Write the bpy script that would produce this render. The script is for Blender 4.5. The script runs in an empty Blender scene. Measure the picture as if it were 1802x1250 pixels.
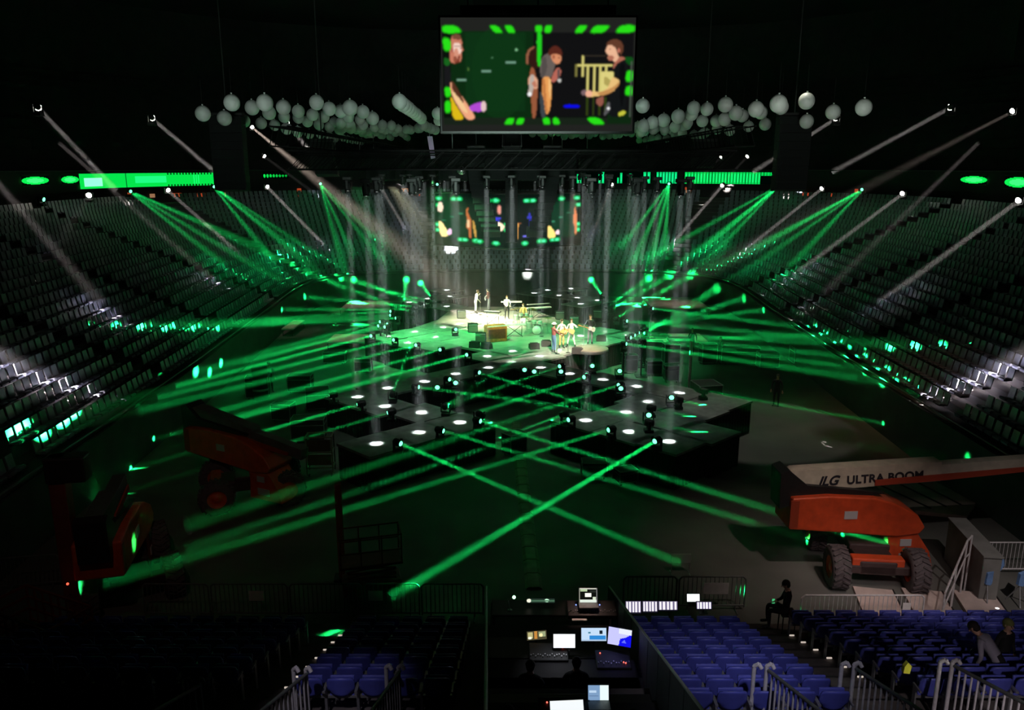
import bpy, bmesh, math, random
import numpy as np
from mathutils import Vector, Matrix, Quaternion, Euler
random.seed(7)
R = math.radians
SC = bpy.context.scene
COL = SC.collection

# ------------------------------------------------------------------ camera, world, exposure
PITCH = R(13.3); FPX = 1400.0; EYE = 12.3
cam = bpy.data.cameras.new('camera'); camera = bpy.data.objects.new('camera', cam); COL.objects.link(camera)
cam.sensor_width = 36; cam.lens = FPX / 1802 * 36; cam.clip_start = .1; cam.clip_end = 500
camera.location = (0, 0, EYE); camera.rotation_euler = (math.pi / 2 - PITCH, 0, 0)
SC.camera = camera
world = bpy.data.worlds.new('dark hall'); SC.world = world; world.use_nodes = True
world.node_tree.nodes['Background'].inputs[0].default_value = (.35, 1, .45, 1)
world.node_tree.nodes['Background'].inputs[1].default_value = .0035
SC.view_settings.view_transform = 'Standard'; SC.view_settings.look = 'None'
SC.view_settings.exposure = 0; SC.view_settings.gamma = 1; SC.view_settings.use_curve_mapping = False
SC.cycles.use_denoising = True
SC.cycles.max_bounces = 4; SC.cycles.diffuse_bounces = 2; SC.cycles.volume_bounces = 0
SC.cycles.transparent_max_bounces = 16
SC.cycles.use_light_tree = True

def point_light(kind, name, a, b, energy, color, **kw):
    a = Vector(a); b = Vector(b)
    if kind == 'CONE':       # a lamp with a lens: its power goes into the cone only
        kind = 'AREA'; ang = kw.pop('spot_size'); kw.pop('spot_blend', 0); sz = kw.pop('shadow_soft_size', .2)
        energy = energy / (4 * math.pi) * 2 * math.pi * (1 - math.cos(ang / 2)) * 1.2
        kw = dict(shape='DISK', size=2 * sz, spread=ang * 1.1)
    l = bpy.data.lights.new(name, kind); l.energy = energy; l.color = color
    for k, v in kw.items(): setattr(l, k, v)
    o = bpy.data.objects.new(name, l); COL.objects.link(o); o.location = a
    o.rotation_euler = (b - a).to_track_quat('-Z', 'Y').to_euler()
    return o
# house and work lights (the working lamps over the floor and the near stand; fills added for balloons, decks, roof)
WARM = (1, .74, .6); COOL = (.78, .8, 1)
point_light('SPOT', 'work_light_floor_right', (13, 40, 21), (11.6, 37.0, 0), 2300, (.95, .95, .78), spot_size=R(27), spot_blend=.12, shadow_soft_size=.3)
point_light('CONE', 'work_light_floor_brown', (14, 30, 21), (17.5, 37, 0), 650, (1, .62, .35), spot_size=R(30), spot_blend=.3, shadow_soft_size=.3)
point_light('CONE', 'work_light_floor_front', (10, 12, 17), (9.0, 23.0, 0), 1500, (1, .78, .68), spot_size=R(26), spot_blend=.5, shadow_soft_size=.2)
point_light('CONE', 'work_light_lift', (7, 8, 13), (10.8, 22.2, .5), 330, (1, .68, .6), spot_size=R(22), spot_blend=.6, shadow_soft_size=.2)
point_light('CONE', 'work_light_barrier', (10.5, 5, 14), (10.4, 20.0, .9), 1500, (1, .86, .86), spot_size=R(13), spot_blend=.7, shadow_soft_size=.1)
point_light('CONE', 'work_light_near_seats', (3.5, 3, 15), (4.2, 12.9, 3), 1100, (.86, .82, 1), spot_size=R(17), spot_blend=.5, shadow_soft_size=.2)
point_light('CONE', 'work_light_near_rails', (6.6, 5.5, 7.6), (7.9, 10.2, 3.2), 330, (1, .86, .9), spot_size=R(42), spot_blend=.5, shadow_soft_size=.1)
point_light('CONE', 'work_light_aisle_left', (-3.4, 5, 13), (-3.0, 11.6, 3.6), 420, (.92, .84, 1), spot_size=R(13), spot_blend=.7, shadow_soft_size=.1)
point_light('CONE', 'work_light_steps_right', (14, 10, 15), (15.2, 21.5, 0), 1500, (1, .86, .82), spot_size=R(24), spot_blend=.5, shadow_soft_size=.1)
point_light('CONE', 'work_light_lifts_left', (-6, 8, 16), (-11, 25.5, 1.2), 220, (1, .62, .5), spot_size=R(34), spot_blend=.8, shadow_soft_size=.2)
point_light('CONE', 'added_balloon_fill', (0, 20, 10.5), (0, 58, 16.2), 5200, (.74, 1, .86), spot_size=R(50), spot_blend=.6, shadow_soft_size=1.0)  # unseen lamps added to brighten the balloons more evenly
point_light('CONE', 'added_balloon_fill', (-9, 20, 10.5), (-13, 42, 16), 1300, (.8, 1, .88), spot_size=R(44), spot_blend=.6, shadow_soft_size=1.0)
point_light('CONE', 'added_balloon_fill', (8, 20, 10.5), (14, 40, 16), 1500, (.88, 1, .88), spot_size=R(50), spot_blend=.6, shadow_soft_size=1.0)
point_light('CONE', 'work_light_block', (9.5, 8, 14), (11.8, 17.6, 1.8), 130, (.82, .82, 1), spot_size=R(26), spot_blend=.6, shadow_soft_size=.2)

for x_ in (-5, 5.5): point_light('CONE', 'added_deck_fill', (x_, 31.5, 11.8), (x_, 34.5, 1.5), 230, (.92, .97, 1), spot_size=R(48), spot_blend=.8, shadow_soft_size=.4)  # added in place of the downlights' wide spill on the deck tops
point_light('CONE', 'added_roof_fill', (-12, 18, 15), (-18, 40, 24.5), 240, (.7, 1, .8), spot_size=R(50), spot_blend=.6, shadow_soft_size=.5)  # unseen lamp added to bring out the roof girders faintly
# ------------------------------------------------------------------ the picture's rays, used to survey where things stand
CP, SP = math.cos(PITCH), math.sin(PITCH)
def ray(x, y):
    u = (x - 901) / FPX; v = (625 - y) / FPX
    return Vector((u, CP + v * SP, -SP + v * CP))
def atz(x, y, z):
    d = ray(x, y); t = (z - EYE) / d.z
    return Vector((d.x * t, d.y * t, z))
def aty(x, y, Y):
    d = ray(x, y); t = Y / d.y
    return Vector((d.x * t, Y, EYE + d.z * t))

# ------------------------------------------------------------------ materials
def s2l(c): return tuple((v / 12.92 if v <= .04045 else ((v + .055) / 1.055) ** 2.4) for v in c)
MATS = {}
def mat(name, col, rough=.6, metal=0, noise=0, scale=8, bump=0, spec=.5):
    if name in MATS: return MATS[name]
    m = bpy.data.materials.new(name); m.use_nodes = True; nt = m.node_tree; b = nt.nodes['Principled BSDF']
    b.inputs['Base Color'].default_value = (*col, 1); b.inputs['Roughness'].default_value = rough
    b.inputs['Metallic'].default_value = metal; b.inputs['Specular IOR Level'].default_value = spec
    if noise or bump:
        tc = nt.nodes.new('ShaderNodeTexCoord'); n = nt.nodes.new('ShaderNodeTexNoise'); n.inputs['Scale'].default_value = scale
        n.inputs['Detail'].default_value = 5
        nt.links.new(tc.outputs['Object'], n.inputs['Vector'])
        if noise:
            r = nt.nodes.new('ShaderNodeValToRGB'); r.color_ramp.elements[0].position = .3; r.color_ramp.elements[1].position = .7
            r.color_ramp.elements[0].color = (*[c * (1 - noise) for c in col], 1)
            r.color_ramp.elements[1].color = (*[min(1, c * (1 + noise)) for c in col], 1)
            nt.links.new(n.outputs['Fac'], r.inputs['Fac']); nt.links.new(r.outputs['Color'], b.inputs['Base Color'])
        if bump:
            bp = nt.nodes.new('ShaderNodeBump'); bp.inputs['Strength'].default_value = bump
            nt.links.new(n.outputs['Fac'], bp.inputs['Height']); nt.links.new(bp.outputs['Normal'], b.inputs['Normal'])
    MATS[name] = m; return m
def emit(name, col, strength=1):
    if name in MATS: return MATS[name]
    m = bpy.data.materials.new(name); m.use_nodes = True; nt = m.node_tree; nt.nodes.clear()
    o = nt.nodes.new('ShaderNodeOutputMaterial'); e = nt.nodes.new('ShaderNodeEmission')
    e.inputs[0].default_value = (*col, 1); e.inputs[1].default_value = strength
    nt.links.new(e.outputs[0], o.inputs['Surface']); m.cycles.emission_sampling = 'NONE'; MATS[name] = m; return m
def display_mat(name, strength=1):
    if name in MATS: return MATS[name]
    m = bpy.data.materials.new(name); m.use_nodes = True; nt = m.node_tree; nt.nodes.clear()
    o = nt.nodes.new('ShaderNodeOutputMaterial'); e = nt.nodes.new('ShaderNodeEmission')
    a = nt.nodes.new('ShaderNodeAttribute'); a.attribute_name = 'pixels'
    e.inputs[1].default_value = strength
    nt.links.new(a.outputs['Color'], e.inputs[0]); nt.links.new(e.outputs[0], o.inputs['Surface']); m.cycles.emission_sampling = 'NONE'; MATS[name] = m; return m
def haze_mat(name, dens, col=(1, 1, 1), g=0):
    if name in MATS: return MATS[name]
    m = bpy.data.materials.new(name); m.use_nodes = True; nt = m.node_tree; nt.nodes.clear()
    o = nt.nodes.new('ShaderNodeOutputMaterial'); v = nt.nodes.new('ShaderNodeVolumeScatter')
    v.inputs['Density'].default_value = dens; v.inputs['Color'].default_value = (*col, 1); v.inputs['Anisotropy'].default_value = g
    nt.links.new(v.outputs[0], o.inputs['Volume']); MATS[name] = m; return m

BLACK = mat('black_metal', (.012, .012, .013), .55, 0, .2, 6)
DARK = mat('dark_fabric', (.01, .012, .012), .95, 0, .3, 20)
CASE = mat('black_case', (.018, .02, .02), .6, 0, .3, 5)
STEEL = mat('galvanised_steel', (.42, .42, .44), .4, .7, .15, 12)
GREYM = mat('grey_metal', (.16, .17, .17), .5, .4, .2, 8)
RAILW = mat('pale_painted_rail', (.62, .6, .62), .45, .1, .15, 10)
DECK = mat('stage_deck_top', (.24, .25, .24), .55, 0, .25, 3)
ORANGE = mat('orange_paint', (.58, .07, .02), .45, 0, .2, 3)
CREAM = mat('cream_paint', (.6, .56, .46), .5, 0, .15, 3)
RUBBER = mat('tyre_rubber', (.09, .075, .08), .85, 0, .3, 8)
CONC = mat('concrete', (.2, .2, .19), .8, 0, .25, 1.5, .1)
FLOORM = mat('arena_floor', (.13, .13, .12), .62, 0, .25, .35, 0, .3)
BLUE = mat('blue_seat_plastic', (.085, .1, .47), .4, 0, .1, 6)
BLUED = mat('stand_seat_plastic', (.16, .17, .22), .35, 0, .2, 3)
WHITE = mat('white_board', (.75, .73, .72), .6, 0, .1, 6)
BALLOON = mat('white_balloon', (.78, .8, .78), .4, 0, .06, 3)
WOOD = mat('orange_brown_wood', (.6, .2, .05), .45, 0, .35, 6)
PALE = mat('pale_stage_board', (.62, .5, .46), .7, 0, .2, 2)  # ramp boards; on the floor plates the pinkish tone stands for light
SKIN = mat('skin', (.62, .36, .25), .55); SKIN2 = mat('skin_light', (.72, .5, .4), .55)
HAIR = mat('dark_hair', (.02, .012, .01), .8); HAIR2 = mat('brown_hair', (.1, .05, .02), .8)
CLW = mat('white_shirt', (.75, .72, .66), .8); CLK = mat('black_clothes', (.012, .012, .014), .85)
CLB = mat('blue_jeans', (.1, .2, .38), .8); CLG = mat('grey_shirt', (.2, .2, .24), .8); CLO = mat('ochre_shirt', (.6, .38, .12), .8)
CLR = mat('maroon_shirt', (.22, .07, .06), .8); SHOE = mat('shoes', (.02, .02, .02), .5); DARKEYE = mat('eye', (.01, .01, .01), .3)
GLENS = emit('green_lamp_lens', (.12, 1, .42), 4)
WLENS = emit('white_lamp_lens', (1, .95, .85), 30)
DLENS = emit('small_white_lens', (1, 1, 1), 2)
HZW = haze_mat('white_lit_haze', .0048); HZG = haze_mat('green_lit_haze', .016); HZF = haze_mat('thin_haze', .006); HZT = haze_mat('very_thin_haze', .0017)
TRUSSB = mat('truss_black', (.006, .006, .006), .95, 0, 0, 5, 0, .1)

# ------------------------------------------------------------------ mesh helpers
class MB:
    def __init__(s): s.v = []; s.f = []; s.mi = []; s.m = 0; s.sm = []
    def add(s, vs, fs, smooth=False):
        n = len(s.v); s.v += [tuple(p) for p in vs]
        for f in fs: s.f.append(tuple(i + n for i in f)); s.mi.append(s.m); s.sm.append(smooth)
        return s
    def box(s, c, d, rot=None, taper=1.0):
        hx, hy, hz = d[0] / 2, d[1] / 2, d[2] / 2; c = Vector(c); q = rot or Quaternion()
        vs = []
        for z, t in ((-hz, 1), (hz, taper)):
            for x, y in ((-hx, -hy), (hx, -hy), (hx, hy), (-hx, hy)): vs.append(c + q @ Vector((x * t, y * t, z)))
        return s.add(vs, [(3, 2, 1, 0), (4, 5, 6, 7), (0, 1, 5, 4), (1, 2, 6, 5), (2, 3, 7, 6), (3, 0, 4, 7)])
    def bbox(s, c, d, bev=.02, rot=None):
        """box with bevelled edges"""
        bm = bmesh.new(); bmesh.ops.create_cube(bm, size=1)
        for v in bm.verts: v.co = Vector((v.co.x * d[0], v.co.y * d[1], v.co.z * d[2]))
        bmesh.ops.bevel(bm, geom=bm.edges[:], offset=min(bev, min(d) * .45), segments=2, affect='EDGES', profile=.5)
        q = rot or Quaternion(); c = Vector(c)
        bm.verts.index_update()
        s.add([c + q @ v.co for v in bm.verts], [[v.index for v in f.verts] for f in bm.faces]); bm.free(); return s
    def cyl(s, a, b, r0, r1=None, n=10, caps=True):
        r1 = r0 if r1 is None else r1; a = Vector(a); b = Vector(b); d = b - a
        if d.length < 1e-6: return s
        q = d.to_track_quat('Z', 'Y'); vs = []
        for p, r in ((a, r0), (b, r1)):
            for i in range(n):
                t = 2 * math.pi * i / n; vs.append(p + q @ Vector((r * math.cos(t), r * math.sin(t), 0)))
        s.add(vs, [(i, (i + 1) % n, n + (i + 1) % n, n + i) for i in range(n)], True)
        if caps: s.add(vs, [tuple(range(n))[::-1], tuple(range(n, 2 * n))])
        return s
    def tube(s, pts, r, n=8):
        for a, b in zip(pts, pts[1:]): s.cyl(a, b, r, r, n)
        return s
    def sph(s, c, r, nu=12, nv=8, sc=(1, 1, 1), v0=0.0, v1=1.0, q=None):
        c = Vector(c); q = q or Quaternion(); vs = []
        for j in range(nv + 1):
            t = math.pi * (v0 + (v1 - v0) * j / nv)
            for i in range(nu):
                p = 2 * math.pi * i / nu
                vs.append(c + q @ Vector((r * sc[0] * math.sin(t) * math.cos(p), r * sc[1] * math.sin(t) * math.sin(p), r * sc[2] * math.cos(t))))
        return s.add(vs, [(j * nu + i, (j + 1) * nu + i, (j + 1) * nu + (i + 1) % nu, j * nu + (i + 1) % nu) for j in range(nv) for i in range(nu)], True)
    def lathe(s, prof, c=(0, 0, 0), n=20, axis='Z'):
        c = Vector(c); vs = []
        for r, h in prof:
            for i in range(n):
                t = 2 * math.pi * i / n; x, y = r * math.cos(t), r * math.sin(t)
                p = {'Z': (x, y, h), 'X': (h, x, y), 'Y': (x, h, y)}[axis]; vs.append(c + Vector(p))
        k = len(prof)
        return s.add(vs, [(j * n + i, j * n + (i + 1) % n, (j + 1) * n + (i + 1) % n, (j + 1) * n + i) for j in range(k - 1) for i in range(n)], True)
    def prism(s, poly, y0, y1, M=None):
        """poly in (x,z) extruded over y"""
        n = len(poly); vs = [Vector((x, y0, z)) for x, z in poly] + [Vector((x, y1, z)) for x, z in poly]
        if M: vs = [M @ v for v in vs]
        return s.add(vs, [tuple(range(n)), tuple(range(n, 2 * n))[::-1]] + [(i, n + i, n + (i + 1) % n, (i + 1) % n) for i in range(n)])
    def slab(s, poly, z0, z1):
        n = len(poly); vs = [(x, y, z0) for x, y in poly] + [(x, y, z1) for x, y in poly]
        return s.add(vs, [tuple(range(n))[::-1], tuple(range(n, 2 * n))] + [(i, (i + 1) % n, n + (i + 1) % n, n + i) for i in range(n)])
    def build(s, name, mats, parent=None, loc=None):
        me = bpy.data.meshes.new(name); me.from_pydata(s.v, [], s.f)
        for m in (mats if isinstance(mats, (list, tuple)) else [mats]): me.materials.append(m)
        me.polygons.foreach_set('material_index', s.mi); me.polygons.foreach_set('use_smooth', s.sm)
        bm = bmesh.new(); bm.from_mesh(me); bmesh.ops.recalc_face_normals(bm, faces=bm.faces[:]); bm.to_mesh(me); bm.free()
        me.update()
        o = bpy.data.objects.new(name, me); COL.objects.link(o)
        if parent: o.parent = parent
        if loc is not None: o.location = loc
        return o
def tag(o, label=None, cat=None, group=None, kind=None):
    if label: o['label'] = label
    if cat: o['category'] = cat
    if group: o['group'] = group
    if kind: o['kind'] = kind
    return o
def thing(name, label, cat, loc=(0, 0, 0), rz=0, group=None):
    o = bpy.data.objects.new(name, None); COL.objects.link(o); o.location = loc; o.rotation_euler = (0, 0, rz)
    o.empty_display_size = .2
    return tag(o, label, cat, group)
KIDS = {}
def copy_tree(o, parent=None):
    c = o.copy(); COL.objects.link(c)
    if parent: c.parent = parent
    for ch in list(o.children): copy_tree(ch, c)
    return c
ORD = ['first', 'second', 'third', 'fourth', 'fifth', 'sixth', 'seventh', 'eighth', 'ninth', 'tenth', 'eleventh', 'twelfth', 'thirteenth', 'fourteenth', 'fifteenth', 'sixteenth', 'seventeenth', 'eighteenth', 'nineteenth', 'twentieth']
def ordn(i):
    if i < 20: return ORD[i]
    return ['', '', 'twenty', 'thirty', 'forty', 'fifty', 'sixty', 'seventy', 'eighty', 'ninety'][(i + 1) // 10] + (('-' + ORD[(i + 1) % 10 - 1]) if (i + 1) % 10 else 'th')

class Canvas:
    def __init__(s, w, h, x0, y0, x1, y1, bg):
        s.w, s.h = w, h; s.a = np.zeros((h, w, 3)); s.a[:] = s2l(bg)
        s.X, s.Y = np.meshgrid(x0 + (np.arange(w) + .5) / w * (x1 - x0), y0 + (np.arange(h) + .5) / h * (y1 - y0))
    def put(s, m, c, k=1.0, al=1.0): s.a[m] = s.a[m] * (1 - al) + np.array(s2l(c)) * k * al
    def poly(s, pts, c, k=1.0, al=1.0):
        for _ in range(getattr(s, 'rnd', 0)):
            q = []
            for (x1, y1), (x2, y2) in zip(pts, list(pts[1:]) + [pts[0]]): q += [(x1 * .8 + x2 * .2, y1 * .8 + y2 * .2), (x1 * .2 + x2 * .8, y1 * .2 + y2 * .8)]
            pts = q
        m = np.zeros((s.h, s.w), bool); n = len(pts)
        for i in range(n):
            (x1, y1), (x2, y2) = pts[i], pts[(i + 1) % n]
            if y1 == y2: continue
            m ^= ((y1 > s.Y) != (y2 > s.Y)) & (s.X < (x2 - x1) * (s.Y - y1) / (y2 - y1) + x1)
        s.put(m, c, k, al)
    def ell(s, cx, cy, rx, ry, c, k=1.0, al=1.0): s.put(((s.X - cx) / rx) ** 2 + ((s.Y - cy) / ry) ** 2 < 1, c, k, al)
    def rect(s, x0, y0, x1, y1, c, k=1.0, al=1.0): s.put((s.X > x0) & (s.X < x1) & (s.Y > y0) & (s.Y < y1), c, k, al)
    def mesh(s, name, corner, strength, parent, matname):
        """corner(u,v)->Vector, u,v in 0..1, v down"""
        w, h = s.w, s.h
        a = s.a.copy()
        for _ in range(getattr(s, 'soft', 0)):
            a[:, 1:-1] = (a[:, :-2] + 2 * a[:, 1:-1] + a[:, 2:]) / 4; a[1:-1] = (a[:-2] + 2 * a[1:-1] + a[2:]) / 4
        s.a = a
        vs = [corner(i / w, j / h) for j in range(h + 1) for i in range(w + 1)]
        fs = [(j * (w + 1) + i, (j + 1) * (w + 1) + i, (j + 1) * (w + 1) + i + 1, j * (w + 1) + i + 1) for j in range(h) for i in range(w)]
        me = bpy.data.meshes.new(name); me.from_pydata([tuple(v) for v in vs], [], fs)
        at = me.color_attributes.new('pixels', 'FLOAT_COLOR', 'CORNER')
        c = np.ones((w * h, 4, 4), np.float32); c[:, :, :3] = s.a.reshape(-1, 1, 3)
        at.data.foreach_set('color', c.ravel()); me.materials.append(display_mat(matname, strength)); me.update()
        o = bpy.data.objects.new(name, me); COL.objects.link(o)
        if parent: o.parent = parent
        return o

# ------------------------------------------------------------------ bowl survey
CTRL = [(-14.6, 2), (-14.8, 8), (-15.3, 16), (-15.7, 25), (-16.3, 40), (-17.2, 55), (-17.8, 66), (-16.9, 72.3), (-13, 76), (-6, 77.2), (0, 77.4), (6.5, 77.2), (14, 76), (18, 72.3), (19, 66), (18.3, 55), (17.6, 40), (17.2, 25), (17, 16), (16.6, 8), (16.4, 2)]
def crom(P, n):
    out = []
    for i in range(len(P) - 1):
        p0 = P[max(i - 1, 0)]; p1 = P[i]; p2 = P[i + 1]; p3 = P[min(i + 2, len(P) - 1)]
        for k in range(n):
            t = k / n
            out.append(tuple(.5 * (2 * b + (c - a) * t + (2 * a - 5 * b + 4 * c - d) * t * t + (3 * b - a - 3 * c + d) * t ** 3) for a, b, c, d in zip(p0, p1, p2, p3)))
    out.append(P[-1]); return out
_pp = np.array(crom(CTRL, 14))
_sg = np.concatenate([[0], np.cumsum(np.hypot(*np.diff(_pp, axis=0).T))])
PATHN = 240; PS = np.linspace(0, _sg[-1], PATHN)
PATH = np.stack([np.interp(PS, _sg, _pp[:, 0]), np.interp(PS, _sg, _pp[:, 1])], 1)
_tg = np.gradient(PATH, axis=0); _tg /= np.linalg.norm(_tg, axis=1)[:, None]
NRM = np.stack([-_tg[:, 1], _tg[:, 0]], 1)
for _ in range(4): NRM[1:-1] = (NRM[:-2] + 2 * NRM[1:-1] + NRM[2:]) / 4
NRM /= np.linalg.norm(NRM, axis=1)[:, None]
def path_at(s, off):
    x = np.interp(s, PS, PATH[:, 0]); y = np.interp(s, PS, PATH[:, 1]); nx = np.interp(s, PS, NRM[:, 0]); ny = np.interp(s, PS, NRM[:, 1])
    l = math.hypot(nx, ny); return x + nx / l * off, y + ny / l * off, nx / l, ny / l
FRONTZ = 2.3; SLOPE = .41; ROWS = 20; PITCHR = .86; RINGOFF = 20.2
def offset_of(x, y):
    d = (PATH - np.array([x, y])); k = int(np.argmin((d ** 2).sum(1)))
    best = (math.hypot(*d[k]), PS[k]); sg = -(d[k] @ NRM[k])
    # refine: choose offset by projecting on the normal line
    lo, hi = max(0, k - 3), min(PATHN - 1, k + 3); g = [(d[j] @ np.array([NRM[j, 1], -NRM[j, 0]])) for j in range(lo, hi + 1)]
    for j in range(len(g) - 1):
        if g[j] >= 0 > g[j + 1]: best = (best[0], PS[lo + j] + (PS[lo + j + 1] - PS[lo + j]) * g[j] / (g[j] - g[j + 1])); break
    return (best[0] if sg > 0 else -best[0]), best[1]
def surf_z(x, y):
    off, s = offset_of(x, y)
    if off < 0: return 0.0
    return FRONTZ + SLOPE * min(off, 17.2) if off < 19.6 else 11.0
def surf_hit(px, py, z=None):
    """where the sight line through a pixel meets the floor or the stand"""
    if z is not None: return atz(px, py, z)
    d = ray(px, py); t = 14.0
    while t < 140:
        p = Vector((0, 0, EYE)) + d * t
        if p.z < surf_z(p.x, p.y) + .35: return p
        t += .35
    return Vector((0, 0, EYE)) + d * 120
def ring_hit(px, py=318, lim=RINGOFF):
    d = ray(px, py); t = 20.0
    while t < 150:
        p = Vector((0, 0, EYE)) + d * t; off, s = offset_of(p.x, p.y)
        if off > lim:
            a, b = t - .6, t
            for _ in range(12):
                m = (a + b) / 2; p = Vector((0, 0, EYE)) + d * m; off, s = offset_of(p.x, p.y)
                if off > lim: b = m
                else: a = m
            return p, s
        t += .6
    return p, s

# ================================================================== large structure
mb = MB(); mb.add([(-40, -2, 0), (42, -2, 0), (42, 100, 0), (-40, 100, 0)], [(0, 1, 2, 3)])
tag(mb.build('floor', FLOORM), kind='structure')
mb = MB(); mb.box((0, 52, 30), (124, 156, .5)); tag(mb.build('ceiling', mat('roof_dark', (.012, .014, .012), .9)), kind='structure')
def sweep(name, prof, m, kind='structure', s0=0, s1=None, step=1):
    mb = MB(); vs = []; K = len(prof); n = 0
    for i in range(0, PATHN, step):
        for off, z in prof:
            vs.append((PATH[i, 0] + NRM[i, 0] * off, PATH[i, 1] + NRM[i, 1] * off, z))
        n += 1
    mb.add(vs, [(i * K + j, i * K + j + 1, (i + 1) * K + j + 1, (i + 1) * K + j) for i in range(n - 1) for j in range(K - 1)])
    return tag(mb.build(name, m), kind=kind)
prof = []
for r in range(ROWS):
    z = FRONTZ - .42 + (r + 1) * PITCHR * SLOPE; prof += [(.35 + r * PITCHR, z), (.35 + (r + 1) * PITCHR, z)]
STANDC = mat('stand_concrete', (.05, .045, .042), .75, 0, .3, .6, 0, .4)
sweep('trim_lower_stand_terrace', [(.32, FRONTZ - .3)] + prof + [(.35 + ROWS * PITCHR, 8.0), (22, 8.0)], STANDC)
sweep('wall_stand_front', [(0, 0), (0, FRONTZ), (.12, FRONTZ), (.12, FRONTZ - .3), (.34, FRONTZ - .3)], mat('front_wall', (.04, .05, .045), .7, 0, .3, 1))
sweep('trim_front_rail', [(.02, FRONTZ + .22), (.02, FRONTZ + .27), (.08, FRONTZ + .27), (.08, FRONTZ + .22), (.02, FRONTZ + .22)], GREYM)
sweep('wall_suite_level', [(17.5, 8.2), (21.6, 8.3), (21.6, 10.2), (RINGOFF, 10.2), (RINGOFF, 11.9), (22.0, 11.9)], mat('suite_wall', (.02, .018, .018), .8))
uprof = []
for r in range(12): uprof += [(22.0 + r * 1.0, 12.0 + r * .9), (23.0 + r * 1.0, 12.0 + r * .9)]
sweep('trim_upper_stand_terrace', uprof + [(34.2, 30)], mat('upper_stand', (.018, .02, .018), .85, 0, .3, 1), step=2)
# end walls behind the camera
mb = MB(); mb.box((0, -3.2, 15), (110, .4, 30)); tag(mb.build('wall_near', mat('back_wall', (.02, .02, .02), .9)), kind='structure')

# ---- thousands of seats round the bowl: one mass
def bowl_seats():
    bv = np.array([(-.2, 0, .42), (.2, 0, .42), (.2, .06, .46), (-.2, .06, .46), (-.2, .34, .40), (.2, .34, .40), (-.19, .42, .86), (.19, .42, .86), (-.19, .47, .84), (.19, .47, .84), (-.2, .36, .36), (.2, .36, .36), (-.2, .02, .34), (.2, .02, .34)])
    bf = [(0, 1, 2, 3), (3, 2, 5, 4), (4, 5, 7, 6), (6, 7, 9, 8), (8, 9, 11, 10), (10, 11, 13, 12), (12, 13, 1, 0), (3, 4, 10, 12, 0), (5, 2, 1, 13, 11), (4, 6, 8, 10), (7, 5, 11, 9)]
    V = []; F = []; n = 0
    for r in range(ROWS):
        off = .35 + r * PITCHR + .1; z = FRONTZ - .42 + (r + 1) * PITCHR * SLOPE
        pts = PATH + NRM * off; cs = np.concatenate([[0], np.cumsum(np.hypot(*np.diff(pts, axis=0).T))]); L = cs[-1]
        for s in np.arange(.6, L - .6, .54):
            ps = np.interp(s, cs, PS)
            if (ps % 11.5) < 1.1: continue
            x = np.interp(s, cs, pts[:, 0]); y = np.interp(s, cs, pts[:, 1])
            if y < 9: continue
            i = min(int(ps / PS[-1] * (PATHN - 1)), PATHN - 1); nx, ny = NRM[i]
            X = x + bv[:, 0] * -ny + bv[:, 1] * nx; Y = y + bv[:, 0] * nx + bv[:, 1] * ny
            V.append(np.stack([X, Y, z + bv[:, 2]], 1)); F += [tuple(j + n for j in f) for f in bf]; n += len(bv)
    me = bpy.data.meshes.new('grandstand_seating'); me.from_pydata(np.concatenate(V).tolist(), [], F); me.materials.append(BLUED); me.update()
    o = bpy.data.objects.new('grandstand_seating', me); COL.objects.link(o)
    tag(o, 'dark rows of empty seats curving round the whole arena bowl', 'seating', kind='stuff')
bowl_seats()

# ---- suite level lamps and signs (warm red glimpses below the light ribbon)
RED = emit('red_sign_glow', (1, .13, .04), .35); AMB = emit('amber_sign_glow', (1, .5, .25), .3)
sl = [(272, 343, 10, 1), (308, 342, 20, 0), (350, 342, 16, 0), (409, 340, 6, 1), (538, 333, 7, 0), (541, 341, 5, 0), (1197, 331, 14, 0), (1220, 335, 9, 1), (1419, 341, 18, 0), (1459, 342, 6, 0), (1487, 334, 6, 0), (1780, 343, 9, 1), (240, 337, 8, 0), (722, 333, 20, 1), (730, 343, 8, 0), (1393, 341, 12, 0)]
for i, (px, py, w, k) in enumerate(sl):
    p, s = ring_hit(px, py); x, y, nx, ny = path_at(s, 21.45); d = w / FPX * p.y
    mb = MB(); q = Vector((-nx, -ny, 0)).to_track_quat('Y', 'Z'); zz = EYE - p.y * (py - 294) / FPX
    mb.bbox((0, 0, 0), (max(.3, d), .12, .38), .03, q)
    side = 'left' if px < 900 else 'right'
    tag(mb.build('concourse_light', AMB if k else RED, None, (x, y, min(10, max(8.8, zz)))), f"{'amber' if k else 'red'} glowing concourse sign {'%s from the %s edge' % (ordn(sorted([a[0] if side=='left' else -a[0] for a in sl if (a[0] < 900) == (px < 900)]).index(px if side=='left' else -px)), side)} below the light ribbon", 'light', 'concourse lights under the ribbon')

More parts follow.
